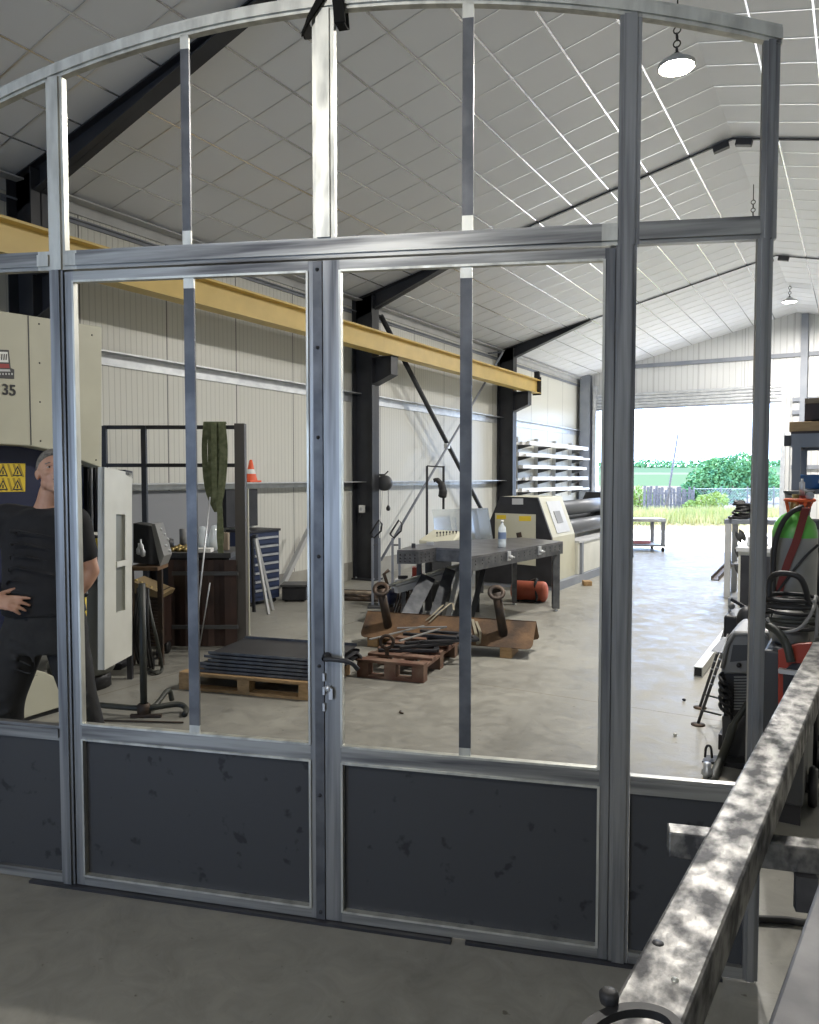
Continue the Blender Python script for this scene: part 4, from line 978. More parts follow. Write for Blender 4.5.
for (px, py, tx, ty) in ((390, 627, 381, 589), (504.5, 635, 496.5, 592.5)):
    u_ = (P(px, py, 'Z', .18) - fb0).dot(dv)
    bs_ = fb0 + dv*u_ + nv*bw*.25; bs_.z = .10 + (rh-.10)*.5
    dpt = (bs_ - Vector((0,0,EYE))).dot(FW); tp_ = PD(tx, ty, dpt - .08)
    ax = (tp_-bs_).normalized()
    st = MB().tube([bs_ - ax*.02, tp_], .042, 16).build('pipe_stub', m_pipe, t)
    s1 = ax.orthogonal().normalized(); 
    b = MB(); b.lathe([(.043, -.007), (.082, -.007), (.082, .007), (.043, .007), (.043, -.007)], tp_, 24, (ax*.75 - FH*.65 + RT*.1)); b.build('flange', m_pipe, t)
    b = MB(); b.lathe([(0, .0), (.044, .0)], tp_+ax*.002, 16, (ax*.75 - FH*.65 + RT*.1)); b.build('bore', mat('bore_dark', (.008,.007,.006), 1, 0, spec=0), t)
for (pts, lb) in (([(476, 648), (478, 632), (474, 619), (479, 617)], 'right'), ([(431, 625), (438, 612), (450, 605), (453, 612)], 'middle')):
    t2_ = [] 
cl = MB()
def onface(px, py):                    # point on the near slope of the plate
    nn_ = dv.cross(r0-fb0).normalized(); d0 = FW + RT*((px-CX)/F) - UP*((py-CY)/F); o = Vector((0,0,EYE)); return o + d0*((fb0-o).dot(nn_)/d0.dot(nn_))
s_ = [onface(x, y) - FH*.015 for x, y in ((477.5, 644), (476.5, 636), (474, 626), (472.5, 619))]
strip(cl, spline(s_), RT*.014, .003); s_ = [onface(x, y) - FH*.02 for x, y in ((479, 643), (480, 632), (476, 621))]; strip(cl, spline(s_), RT*.012, .003)
tag(cl.build('beige_strap', mat('beige_webbing', (.30,.27,.20), .9)), 'beige strap laid over the rusty plate right of its middle', 'strap')
cl = MB(); s_ = [onface(429, 622)-FH*.02, onface(436, 615)-FH*.03, PD(446, 607, 7.35), PD(452, 603, 7.4), PD(454, 610, 7.35)]; strip(cl, spline(s_), RT*.010, .003)
s_ = [onface(426, 620)-FH*.02, onface(434, 613)-FH*.03, PD(443, 605, 7.4)]; strip(cl, spline(s_), RT*.010, .003)
tag(cl.build('beige_strap', mat('beige_webbing', (.30,.27,.20), .9)), 'beige strap loop on the ridge of the rusty plate near its middle', 'strap')
for (u_, v_, lb) in ((Lp-.24, .06, 'light wooden block under the right end of the rusty plate'), (.12, .10, 'wooden block under the left end of the rusty plate')):
    c = fb0 + dv*u_ + nv*v_; c.z = 0
    tag(MB().obox(c+Z3*.05+nv*.1, dv*.055, nv*.16, Z3*.05).build('wooden_block', m_wood, bev=.004), lb, 'wooden block')
# ================================================================== welding table
ZT = .855
tp = [PZ(x, y, ZT) for x, y in ((397, 550), (418.5, 550), (436, 547.6), (461, 548.6), (471, 556.5), (563, 541.3), (523, 537.4), (440, 541), (412, 545))]
t = thing('welding_table', 'large dark perforated welding table in the middle of the workshop', 'welding table', ((tp[0]+tp[5])/2).xy.to_3d())
tt = MB(); tt.prism(tp, (0, 0, -.022)); tt.build('top_plate', m_tabletop, t, bev=.003)
b = MB(); n = len(tp)
for i in range(n):
    a_, c_ = tp[i]-Z3*.022, tp[(i+1) % n]-Z3*.022; dd_ = (c_-a_).normalized(); nn_ = Vector((-dd_.y, dd_.x, 0))
    b.prism([a_, c_, c_-Z3*.13, a_-Z3*.13], nn_*.012)
b.build('apron', m_scale, t)
for (i, rows, cnt) in ((0, 3, 4), (1, 3, 4), (4, 2, 16)):
    a_, c_ = tp[i]-Z3*.022, tp[(i+1) % n]-Z3*.022; dd_ = (c_-a_).normalized(); nn_ = Vector((dd_.y, -dd_.x, 0)); b = MB()
    for r_ in range(rows):
        for k in range(cnt):
            b.lathe([(0, .0015), (.011, .0015), (.011, 0)], a_.lerp(c_, (k+.7)/(cnt+.4)) - Z3*(.03+.036*r_), 8, nn_)
    b.build('perforation', m_black, t)
ctr_ = sum(tp, Vector())/n
for (px, py) in ((555.5, 611), (428.5, 613)):
    q = PZ(px, py, 0); l_ = MB().bar((q.x, q.y, ZT-.10), (q.x, q.y, .035), .085, .085, RT).build('leg', m_scale, t, bev=.004); MB().lathe([(0,0),(.03,0),(.03,.01),(.012,.012),(.012,.035),(0,.035)], (q.x, q.y, 0), 12).build('levelling_foot', m_galv, l_)
for p in (tp[6].lerp(ctr_, .15), tp[8].lerp(ctr_, .15), tp[4].lerp(ctr_, .25)):
    l_ = MB().bar((p.x, p.y, ZT-.10), (p.x, p.y, .035), .06, .06, RT).build('leg', m_scale, t); MB().lathe([(0,0),(.03,0),(.03,.01),(.012,.012),(.012,.035),(0,.035)], (p.x, p.y, 0), 12).build('levelling_foot', m_galv, l_)
for (px, py, lb) in ((533, 556, 'bright screw clamp bolted to the front edge of the welding table, left of the pair'), (559, 550.5, 'bright screw clamp at the right corner of the welding table')):
    a_, c_ = tp[4], tp[5]; dd_ = (c_-a_).normalized(); nn_ = Vector((dd_.y, -dd_.x, 0))
    u_ = (PZ(px, py-4, ZT)-a_).dot(dd_); q = a_ + dd_*u_ + nn_*.012 - Z3*.06
    k_ = thing('screw_clamp', lb, 'clamp', q)
    MB().obox(q, dd_*.035, nn_*.010, Z3*.05).build('clamp_plate', m_galv, k_, bev=.004)
    MB().lathe([(0,0),(.02,0),(.02,.03),(.008,.035),(.008,.06),(0,.06)], q-Z3*.01+nn_*.01, 12, nn_).build('screw', m_lgrey, k_)
# bottle of water
q = PZ(502, 547.5, ZT)
t = thing('water_bottle', 'clear plastic water bottle standing on the welding table', 'water bottle', q)
MB().lathe([(0,0),(.042,0),(.046,.01),(.046,.06),(.043,.07),(.046,.08),(.046,.19),(.040,.225),(.016,.262),(.014,.285)], q, 24).build('bottle', m_clear, t)
MB().lathe([(0,.004),(.041,.004),(.042,.19),(0,.19)], q, 20).build('water', mat('water', (.75,.85,.92), .1, 0, alpha=.6), t)
MB().lathe([(.0465,.10),(.0465,.175)], q, 24).build('label', mat('bottle_label', (.16,.22,.36), .5), t)
MB().lathe([(.0,.31),(.017,.308),(.017,.285),(0,.285)], q, 16).build('cap', m_white, t)
# small black box and scraps on table
q = PZ(413.5, 547.5, ZT); tag(MB().obox(q+Z3*.022, RT*.022, FH*.05, Z3*.022).build('tube_offcut', m_black), 'small black tube offcut on the left end of the welding table', 'tube offcut')
q = PZ(430, 545, ZT); tag(MB().obox(q+Z3*.018, RT*.04, FH*.04, Z3*.018).build('steel_offcut', m_galv), 'small bright steel offcut on the left part of the welding table', 'steel offcut')

# ================================================================== bars leaning under the table
t = thing('bar_trestle', 'low trestle under the welding table carrying long steel bars', 'trestle', PZ(440, 605, 0))
pL, pR = PD(396, 590, 8.55), PD(484, 564, 9.3)
MB().bar(pL, pR, .07, .07).build('rail', m_lgrey, t)
for f_ in (.08, .92): q = pL.lerp(pR, f_); MB().bar(q-Z3*.02, Vector((q.x, q.y, 0)), .05, .05, RT).build('leg', m_grey_d, t)
for k, (x0, x1, w_, m_, lb) in enumerate(((403, 425, .17, m_scale, 'wide dark channel leaning under the welding table, leftmost'), (432, 447, .13, m_scale, 'dark channel leaning under the welding table, second from left'), (446, 457, .05, m_galv, 'narrow bright bar leaning under the welding table'), (455, 468, .10, m_scale, 'dark channel leaning under the welding table behind the thin glazing bar'), (470, 484, .06, m_grey_d, 'dark bar leaning under the welding table, rightmost'))):
    f_ = (x1-396)/88.; tpq = pL.lerp(pR, min(1, max(0, f_))) + Z3*.03 - FH*.115; bt_ = PZ(x0-2, 631, .02)
    bt_ = Vector((bt_.x, bt_.y, .02)); tag(MB().bar(bt_, tpq + (tpq-bt_)*.06, w_, .03, -FH+Z3*.3).build('leaning_profile', m_, bev=.003), lb, 'steel profile', 'profiles leaning under the welding table')
for k in range(4):
    o_ = Z3*(.055+.022*(k % 2)) + FH*(.016*k+.0)
    tag(MB().bar(pL-(pR-pL)*.03*k+o_, pR+(pR-pL)*.02*k+o_, .02, .018).build('long_steel_bar', (m_galv, m_bright, m_grey_m)[k % 3]), ('thin bright bar lying on the low trestle, nearest', 'thin steel bar lying on the low trestle, second from the front', 'thin grey bar in the middle of the low trestle', 'thin bright bar at the back of the low trestle, second from the rear', 'thin steel bar at the very back of the low trestle')[k], 'steel bar', 'thin bars on the low trestle')
b = MB()
q = PZ(462, 600, .0)
t = thing('wire_hooks', 'tangle of thin bent rods at the left of the leaning profiles', 'bent rods', PZ(400, 612, 0))
for k in range(4):
    MB().tube(spline([PZ(391+3*k, 618, .02), PD(397+3*k, 600, 8.7), PD(401+3*k, 585+k, 8.7), PD(405+2*k, 596, 8.65), PD(400+2*k, 606, 8.6)]), .010, 6).build('bent_rod', m_pipe, t)
q = PD(389, 592, 8.9); t = thing('small_motor', 'dark blue-black motor on the floor left of the welding table', 'motor', Vector((q.x, q.y, 0)))
MB().lathe([(0,-.12),(.07,-.12),(.09,-.09),(.09,.09),(.07,.12),(0,.12)], Vector((q.x, q.y, .24)), 16, RT*.6+FH).build('housing', m_navy, t)
MB().obox(Vector((q.x, q.y, .07)), RT*.05, FH*.09, Z3*.07).build('foot', m_pipe, t); MB().tube([Vector((q.x,q.y,.33)), PD(384, 574, 8.9), PD(389, 570, 8.9)], .02, 8).build('duct', m_pipe, t)
# floor bundle left of it
for k in range(6):
    a_ = PZ(343, 590+k*1.6, .03+.035*(k % 2)); c_ = PZ(381, 592+k*1.6, .03+.035*(k % 2))
    tag(MB().tube([a_-RT*.25, c_], .028 if k % 2 else .022, 8).build('steel_pipe', m_gwood if k in (1,4) else m_pipe), ('rusty pipe lying on the floor left of the welding table, one of a bundle', 'greyish wooden pole lying among the pipes left of the welding table')[k in (1,4)], 'pipe' if k not in (1,4) else 'pole', 'pipes on the floor by the column')
# orange cylinder
a_, c_ = PZ(512, 590, .135), PZ(547, 592, .135)
dd_ = (c_-a_).normalized()
t = thing('gas_tank', 'orange red cylindrical tank lying on the floor under the welding table', 'tank', ((a_+c_)/2).xy.to_3d())
LL = (c_-a_).length
MB().lathe([(0,0),(.09,0),(.125,.02),(.135,.05),(.135,LL-.05),(.125,LL-.02),(.09,LL),(0,LL)], a_, 28, dd_).build('body', m_tank, t)
MB().tube(spline([a_+dd_*.1-FH*.05-Z3*.12, a_+dd_*.3-FH*.15-Z3*.10, a_+dd_*LL*.62-FH*.10+Z3*.08, a_+dd_*LL*.7+Z3*.16, a_+dd_*LL*.6+FH*.12+Z3*.12]), .018, 8).build('hose', m_rubber, t)
for f_ in (.2, .8): MB().obox((a_+dd_*LL*f_).xy.to_3d()+Z3*.012, dd_*.03, Vector((-dd_.y,dd_.x,0))*.11, Z3*.012).build('cradle', m_black, t)
tag(MB().obox(PZ(587, 583, .035), RT*.06, FH*.08, Z3*.035).build('wooden_block', m_wood, bev=.006), 'small yellowish wooden block beside the plate roller', 'wooden block')

# ================================================================== plate rolling machine
ye = 10.45; xr = -3.72; xl = -5.10
t = thing('plate_rolling_machine', 'large cream and black plate rolling machine beyond the welding table', 'machine', ((xr+xl)/2, 12.2, 0))
def PY(px, py, y): return P(px, py, 'Y', y)
prof = [PY(552, 587, ye), PY(551.5, 538, ye), PY(537.5, 497.5, ye), PY(500, 496.5, ye), PY(482, 538, ye), PY(476, 590, ye)]
for p in (prof[0], prof[5]): p.z = .06
e1 = MB().prism(prof, (0, .05, 0)).build('end_frame', m_black, t, bev=.006)
cpn = MB().prism([PY(x, y, ye-.012) for x, y in ((495, 513), (535.5, 514.5), (535.5, 566), (495, 562))], (0, .012, 0)).build('cover_plate', m_cream, e1); lab(cpn, 'cream cover plate with small yellow labels')
for (x0, y0_2, x1, y1_2) in ((496.5, 515, 506, 519), (519, 516, 531, 521)): MB().prism([PY(x0, y0_2, ye-.015), PY(x1, y0_2, ye-.015), PY(x1, y1_2, ye-.015), PY(x0, y1_2, ye-.015)], (0, .003, 0)).build('label', m_label_y, cpn)
MB().prism([PY(512, 498.5, ye-.008), PY(523, 498.5, ye-.008), PY(523, 504.5, ye-.008), PY(512, 504.5, ye-.008)], (0, .008, 0)).build('name_plate', m_lgrey, e1)
MB().prism([PY(516, 533, ye-.016), PY(521, 532, ye-.016), PY(522, 537, ye-.016), PY(517, 538, ye-.016)], (0, .004, 0)).build('emblem', m_pipe, cpn)
body = [Vector((p.x, ye+.05, p.z)) for p in prof]; L1 = 1.0
hb_ = MB().prism(body, (0, L1, 0)).build('end_housing', m_cream, t, bev=.01)
# sloping side: recessed panel with a small window
pa_, pb_, pc_, pd_ = body[2], body[2]+Y3*L1, body[1]+Y3*L1, body[1]
def fs_(u, v): return pa_.lerp(pb_, u).lerp(pd_.lerp(pc_, u), v)
nn_ = (pb_-pa_).cross(pd_-pa_).normalized(); nn_ = nn_ if nn_.x > 0 else -nn_
MB().prism([fs_(.22,.12), fs_(.80,.12), fs_(.80,.92), fs_(.22,.92)], nn_*.012).build('hatch', m_lgrey, hb_)
MB().prism([fs_(.36,.38), fs_(.62,.38), fs_(.62,.68), fs_(.36,.68)], nn_*.02).build('hatch_window', m_grey_m, hb_)
# bed
y1_ = ye+.05+L1; yend = 14.6
MB().box((xl+.1, y1_, .12), (xr-.02, yend, .62)).build('bed', m_cream_w, t, bev=.01)
MB().box((xl+.05, y1_, .62), (xr+.0, yend, .65)).build('bed_cap', m_lgrey, t)
MB().box((xl+.1, ye+.02, 0), (xr+.02, yend, .12)).build('base_rail', m_greysteel, t)
for k, yy in enumerate((y1_+.12, y1_+1.5, y1_+2.6)): MB().box((xr-.02, yy-.04, .12), (xr+.02, yy+.04, .62)).build('bed_rib', m_greysteel, t)
for (x_, z_, r_, lb) in ((xr-.42, 1.14, .125, 'roller'), (xr-.30, .84, .12, 'roller'), (xr-.85, .92, .12, 'roller')):
    MB().lathe([(0,0),(r_*.6,0),(r_*.6,.05),(r_,.06),(r_,yend-y1_-.15),(r_*.6,yend-y1_-.1),(0,yend-y1_)], (x_, y1_, z_), 28, Y3).build('roller', mat('roller_steel', (.16,.17,.19), .45, .4), t)
prof2 = [Vector((p.x, yend, p.z)) for p in prof]; MB().prism(prof2, (0, .5, 0)).build('end_housing', m_black, t, bev=.01)
# control console
t = thing('control_console', 'cream control console with black levers behind the welding table', 'console', Vector((*PD(440, 545, 10.0).xy, 0)))
q = PD(440, 537, 10.0)
b = MB(); b.prism([PD(419, 540, 9.8), PD(452, 542.5, 9.8), PD(461, 535, 10.2), PD(459, 531, 10.25), PD(434, 529.5, 10.25)], Vector((0, 0, -.05))); b.build('sloping_panel', m_cream, t, bev=.006)
MB().bar(PD(440, 541, 10.05), Vector((*PD(440, 541, 10.05).xy, 0)), .12, .3, RT).build('pedestal', m_grey_d, t)
for k in range(7):
    p = PD(437+k*3.2, 537.5-.2*k, 9.98+.03*k); l_ = MB().tube([p, p+Z3*.06-FH*.02], .005, 6).build('lever', m_black, t); MB().ell(p+Z3*.065-FH*.02, (.014,.014,.014), 8, 6).build('knob', m_black, l_)
# curved polished sheet
b = MB(); N_ = 10
top_, bot_ = [], []
for i in range(N_+1):
    f_ = i/N_; top_.append(PD(432+f_*56, 509.5-f_*1.5+ 0*f_, 10.5+.35*math.sin(f_*PI*.9))); bot_.append(PD(436+f_*58, 540+f_*6, 10.45+.35*math.sin(f_*PI*.9)))
vs = []
for a_, c_ in zip(top_, bot_): vs += [a_, c_, c_+FH*.004, a_+FH*.004]
b.add(vs, [(i*4+j, i*4+(j+1) % 4, i*4+4+(j+1) % 4, i*4+4+j) for i in range(N_) for j in range(4)] + [(0,3,2,1), (N_*4, N_*4+1, N_*4+2, N_*4+3)], 0, False)
tt_ = thing('curved_steel_sheet', 'bright curved sheet of polished steel behind the control console', 'steel sheet', Vector((*PD(460, 545, 10.7).xy, 0)))
b.build('sheet', m_mirror, tt_)
for f_ in (2, 8): p = bot_[f_]; MB().bar(p+FH*.03+Z3*.02, Vector((p.x, p.y, 0))+FH*.03, .04, .04, RT).build('support_leg', m_grey_d, tt_)
# black U-frame with a glove on it
t = thing('hook_frame', 'thin black upright frame with a black glove hooked on it, behind the console', 'stand', Vector((*PD(436, 530, 11.4).xy, 0)))
DH = 11.4
for px in (427, 443.5): MB().bar(PD(px, 466, DH), Vector((*PD(px, 466, DH).xy, 0)), .035, .035, RT).build('upright', m_black, t)
MB().bar(PD(427, 466, DH), PD(443.5, 467, DH), .02, .02).build('cross_bar', m_grey_d, t)
for s in (427, 443.5): p = PD(s, 500, DH); MB().bar(Vector((p.x, p.y, .015))-FH*.2, Vector((p.x, p.y, .015))+FH*.2, .05, .03).build('foot', m_black, t)
g = MB(); g.tube(spline([PD(433.5, 480.5, DH-.08), PD(437, 480, DH-.08), PD(441, 484, DH-.08), PD(443, 491, DH-.08), PD(442, 498, DH-.08)]), [.03]*6+[.04]*6+[.06]*6+[.065]*6+[.03], 10)
tag(g.build('black_glove', m_rubber), 'black glove hooked over the thin black frame', 'glove')
# reel with cord
q = PX(384.5, 483, XL+.45)
t = thing('cable_reel', 'round dark spring balancer with a hanging cord beside the black column', 'cable reel', q)
MB().lathe([(0,-.07),(.10,-.07),(.125,-.04),(.125,.04),(.10,.07),(0,.07)], q, 24, RT*.3+FH).build('drum', m_grey_d, t)
MB().bar(q+Z3*.10-RT*.03, q+Z3*.19+RT*.06, .03, .02).build('bracket', m_black, t); MB().bar(q+Z3*.13, Vector((XL+.02, q.y, q.z+.13)), .03, .03).build('wall_arm', m_black, t)
MB().tube([q-Z3*.1+RT*.06, q-Z3*.36+RT*.06], .005, 6).build('cord', m_black, t); MB().lathe([(0,0),(.03,.01),(.035,.05),(.015,.09),(0,.09)], q-Z3*.45+RT*.06, 12).build('cord_weight', m_black, t)
MB().tube(spline([q-Z3*.1-RT*.03, q-Z3*.5-RT*.06, q-Z3*.8-RT*.1]), .004, 6).build('cord', m_lgrey, t)
# two handle stands
for k, (px, lb) in enumerate(((376, 'thin steel stand with a triangular loop handle, left of the pair by the column'), (396, 'thin steel stand with a triangular loop handle, right of the pair by the column'))):
    D_ = 9.6; t = thing('loop_handle_stand', lb, 'stand', Vector((*PD(px, 560, D_).xy, 0)), 'loop handle stands')
    q = PD(px, 537, D_)
    MB().tube([PD(px-6, 534, D_), PD(px+3, 520, D_), PD(px+6, 524, D_), PD(px+5, 531, D_), PD(px-2, 538, D_), PD(px-6, 534, D_)], .012, 8).build('loop_handle', m_black, t)
    for s in (-1, 1): p = PD(px+s*3.5, 538, D_); MB().bar(p, Vector((p.x, p.y, .02)), .03, .03, RT).build('leg', m_greysteel, t)
    MB().bar(PD(px-4, 545, D_), PD(px+4, 545, D_), .02, .02).build('cross_bar', m_grey_d, t)
    p = PD(px, 540, D_); MB().obox(Vector((p.x, p.y, .012)), RT*.1, FH*.15, Z3*.012).build('foot_plate', m_grey_d, t)
# red box under the table
q = PD(417, 572, 9.3); t = thing('red_tool_box', 'small red box seen under the left end of the welding table', 'box', Vector((q.x, q.y, .0)))
MB().obox(Vector((q.x, q.y, q.z)), RT*.06, FH*.08, Z3*.06).build('box', m_red, t, bev=.004); MB().obox(Vector((q.x, q.y, (q.z-.06)/2)), RT*.07, FH*.1, Z3*(q.z-.06)/2).build('stand_box', m_grey_d, t); MB().obox(Vector((q.x, q.y, q.z+.065)), RT*.03, FH*.02, Z3*.008).build('handle', m_white, t)
q = PD(403, 572, 9.3); t = thing('light_boxes', 'light grey tool case on the floor beneath the left end of the welding table', 'tool case', Vector((q.x, q.y, 0)))
MB().obox(Vector((q.x, q.y, .20)), RT*.10, FH*.09, Z3*.20).build('case', m_lgrey, t, bev=.01); MB().obox(Vector((q.x, q.y, .42)), RT*.06, FH*.02, Z3*.02).build('handle', m_black, t)

# ================================================================== rack of white profiles on the far left wall
t = thing('wall_mounted_rack', 'wall rack with rows of arms holding white profiles in the far left corner', 'rack', (XL+.3, 18.9, 1.2))
lv = [2.43, 2.16, 1.88, 1.60, 1.33]
for yy in (16.7, 18.0, 19.3, 20.6):
    MB().box((XL+.001, yy-.04, 1.15), (XL+.10, yy+.04, 2.60)).build('upright', m_lgrey, t)
    for z_ in lv: MB().prism([(XL+.10, yy-.03, z_-.03), (XL+.42, yy-.03, z_-.03), (XL+.42, yy-.03, z_-.05), (XL+.10, yy-.03, z_-.13)], (0, .06, 0)).build('arm', m_grey_d, t)
pi = 0
for li, z_ in enumerate(lv):
    for k in range(3):
        x_ = XL+.15+.10*k; h_ = .05+.02*((li+k) % 3); y0_ = 16.2+.2*((li*3+k) % 4); y1_2 = 20.9+.15*((li+k*2) % 3)
        tag(MB().box((x_, y0_, z_-.03), (x_+.07, y1_2, z_-.03+h_)).build('white_profile', m_white), 'long white profile on the %s shelf of the wall rack, %s' % (('top', 'second', 'middle', 'fourth', 'bottom')[li], ('nearest the wall', 'in the middle', 'outermost')[k]), 'profile', 'white profiles on the wall rack')

# ================================================================== far door: trolley, table, floor pieces
DT = 16.6
def hz_(px, d, z): p = PD(px, 477, d); p.z = z; return p
t = thing('flat_trolley', 'light steel trolley table on castors just inside the far door', 'trolley', hz_(640, DT, 0))
zt_ = .70
A3, B3 = hz_(612, DT+.3, zt_), hz_(667, DT, zt_)
MB().prism([A3, B3, B3+FH*.9, A3+FH*.9], (0, 0, -.04)).build('table_top', m_galv, t); MB().prism([A3-Z3*.55, B3-Z3*.55, B3+FH*.9-Z3*.55, A3+FH*.9-Z3*.55], (0, 0, -.04)).build('lower_shelf', m_greysteel, t)
MB().obox(A3.lerp(B3,.55)+Z3*.012+FH*.3, RT*.55, FH*.3, Z3*.012).build('loose_sheet', m_lgrey, t)
for p in (A3+RT*.05+FH*.05, B3-RT*.05+FH*.05, A3+RT*.05+FH*.8, B3-RT*.05+FH*.8):
    MB().bar(p-Z3*.04, Vector((p.x, p.y, .11)), .07, .07, RT).build('leg', m_greysteel, t); c_ = MB().lathe([(0,-.02),(.05,-.02),(.05,.02),(0,.02)], (p.x, p.y, .05), 14, RT).build('castor', m_rubber, t)
tag(MB().obox(A3.lerp(B3, .45)-Z3*.515+FH*.3, RT*.4, FH*.1, Z3*.03).build('pink_bundle', mat('pinkish', (.55,.25,.3), .6)), 'pinkish strip lying on the lower shelf of the far trolley', 'strip')
# channel and square tube on the floor
a_, c_ = PZ(715, 580.5, .0), PZ(731, 563.5, .0); dd_ = (c_-a_).normalized(); s_ = Vector((dd_.y, -dd_.x, 0))
t = thing('channel_piece', 'dark steel channel lying open side up on the floor near the far door', 'steel channel', (a_+c_)/2)
b = MB(); w_ = .06
for (o0, o1, z0_, z1_) in ((-w_, w_, 0, .012), (-w_, -w_+.012, 0, .07), (w_-.012, w_, 0, .07)):
    b.prism([a_+s_*o0+Z3*z0_, a_+s_*o1+Z3*z0_, a_+s_*o1+Z3*z1_, a_+s_*o0+Z3*z1_], c_-a_)
b.build('channel', m_pipe, t)
a_, c_ = PZ(698, 677, .0), PZ(720, 647, .0); dd_ = (c_-a_).normalized(); s_ = Vector((dd_.y, -dd_.x, 0))
t = thing('square_tube', 'pale galvanised square tube lying on the floor left of the welding machine', 'steel tube', (a_+c_)/2)
MB().prism([a_-s_*.035, a_+s_*.035, a_+s_*.035+Z3*.085, a_-s_*.035+Z3*.085], dd_*2.1).build('tube', mat('pale_tube', (.62,.62,.6), .4, .2), t, bev=.004)
MB().prism([a_-s_*.028-dd_*.002+Z3*.008, a_+s_*.028-dd_*.002+Z3*.008, a_+s_*.028-dd_*.002+Z3*.077, a_-s_*.028-dd_*.002+Z3*.077], dd_*.003).build('open_end', m_black, t)
# (from here on the right-hand things stand square to the hall)
def PQ(px, py, D): return P(px, py, 'Y', P(780, 477, 'D', D).y)
def hq_(px, D, z): p = PQ(px, 477, D); p.z = z; return p
# bench near the door on the right
DR = 10.0; zr_ = 1.07
t = thing('side_bench', 'beige-legged workbench near the far door, seen beside the right post', 'workbench', hq_(745, DR, 0))
A4 = hq_(725, DR, zr_); B4 = hq_(800, DR+.1, zr_)
MB().prism([A4, B4, B4+Y3*.8, A4+Y3*.8], (0, 0, -.06)).build('bench_top', m_greysteel, t)
for p in (A4+X3*.05+Y3*.03, A4+X3*.05+Y3*.72, B4-X3*.05+Y3*.03, B4-X3*.05+Y3*.72): l_ = MB().bar(p-Z3*.06, Vector((p.x, p.y, 0)), .075, .075, X3).build('leg', m_lgrey, t)
MB().bar(A4+Y3*.4-Z3*.65, B4+Y3*.4-Z3*.65, .4, .04).build('shelf', m_grey_m, t)
for k in range(3):
    q = hq_(741, DR-.02+.02*k, .40+.22*k); tag(MB().lathe([(0,-.05),(.05,-.05),(.09,-.03),(.05,0),(.10,.03),(.05,.06),(0,.06)], q+Y3*.05, 12, Z3*.5+X3).build('machine_vice', m_grey_d), ('lowest dark fitting clamped beneath the side bench', 'middle dark fitting clamped beneath the side bench', 'topmost dark fitting clamped beneath the side bench')[k], 'fitting', 'fittings at the leg of the side bench')
for k in range(8):
    q = hq_(736+(k*5)%7, DR+.2+.05*(k % 3), zr_+.022+.030*k)
    tag(MB().tube(arc(q+X3*.05, X3, Y3*.8+Z3*.25*math.sin(k), (.13, .09, .12, .07, .11, .08, .10, .06)[k], 0, 2*PI, 16), .019, 6, caps=False).build('cable_loop', m_rubber), 'loop %s of the heap of black cable on the side bench' % ('at the bottom' if k == 0 else 'on top' if k == 7 else 'in the middle'), 'cable loop', 'black cable heap on the side bench')
tag(MB().bar(hq_(731, DR, zr_+.02)-Y3*.05, hq_(737, DR+.4, zr_+.06), .03, .03).build('black_tool', m_black), 'small black tool at the left edge of the side bench', 'tool')
# beige cabinet beside
DC = 7.6
t = thing('beige_cabinet', 'beige metal cabinet just behind the right post of the door frame', 'cabinet', hq_(758, DC, 0))
q = hq_(761, DC+.3, 0)
MB().obox(q+Z3*.46, X3*.17, Y3*.3, Z3*.42).build('body', m_cream_w, t, bev=.005)
MB().obox(q+Z3*.46-Y3*.305, X3*.145, Y3*.006, Z3*.38).build('door', m_black, t); MB().obox(q+Z3*.9, X3*.19, Y3*.32, Z3*.02).build('top', m_lgrey, t); MB().obox(q+Z3*.02, X3*.15, Y3*.28, Z3*.02).build('plinth', m_black, t)
q2 = q+Z3*.92
tag(MB().obox(q2+Z3*.05-X3*.02, X3*.09, Y3*.12, Z3*.05).build('small_case', m_lgrey, bev=.006), 'small pale case on top of the beige cabinet', 'case')

# ================================================================== right-hand cluster
# shelving rack
DK = 5.1
t = thing('shelf_rack', 'grey steel shelving rack at the right edge of the picture', 'shelving rack', hq_(830, DK, 0))
zs = PQ(800, 440.5, DK).z
A5 = hq_(790, DK, zs); s5 = X3; 
MB().prism([A5-Z3*.045, A5+s5*1.2-Z3*.045, A5+s5*1.2+Z3*.045, A5+Z3*.045], Y3*.035).build('shelf_beam', m_greysteel, t)
MB().obox(A5-X3*.02+Y3*.017, X3*.02, Y3*.03, Z3*.035).build('beam_end_cap', m_black, t)
MB().prism([A5+Z3*.045, A5+s5*1.2+Z3*.045, A5+s5*1.2+Y3*.75+Z3*.045, A5+Y3*.75+Z3*.045], (0, 0, .015)).build('shelf', m_brown, t)
MB().prism([A5+Y3*.75-Z3*.045, A5+s5*1.2+Y3*.75-Z3*.045, A5+s5*1.2+Y3*.75+Z3*.045, A5+Y3*.75+Z3*.045], Y3*.035).build('shelf_beam', m_greysteel, t)
MB().bar(A5+Y3*.02+X3*.02-Z3*.02, A5+Y3*.75+X3*.02-Z3*.02, .03, .05).build('side_beam', m_greysteel, t)
for (u_, v_) in ((.035, .02), (.035, .74), (1.15, .02), (1.15, .74)): p = A5+X3*u_+Y3*v_; MB().bar(p+Z3*.03, Vector((p.x, p.y, 0)), .05, .05, X3).build('upright', m_greysteel, t)
zl = PQ(812, 489, DK+.3).z
MB().prism([hq_(803, DK+.02, zl), hq_(960, DK+.02, zl), hq_(960, DK+.02, zl)+Y3*.7, hq_(803, DK+.02, zl)+Y3*.7], (0, 0, -.03)).build('shelf', m_greysteel, t)
q = hq_(824, DK+.25, zl+.002); 
tb = thing('blue_bin', 'blue plastic bin on the lower shelf of the rack', 'bin', q)
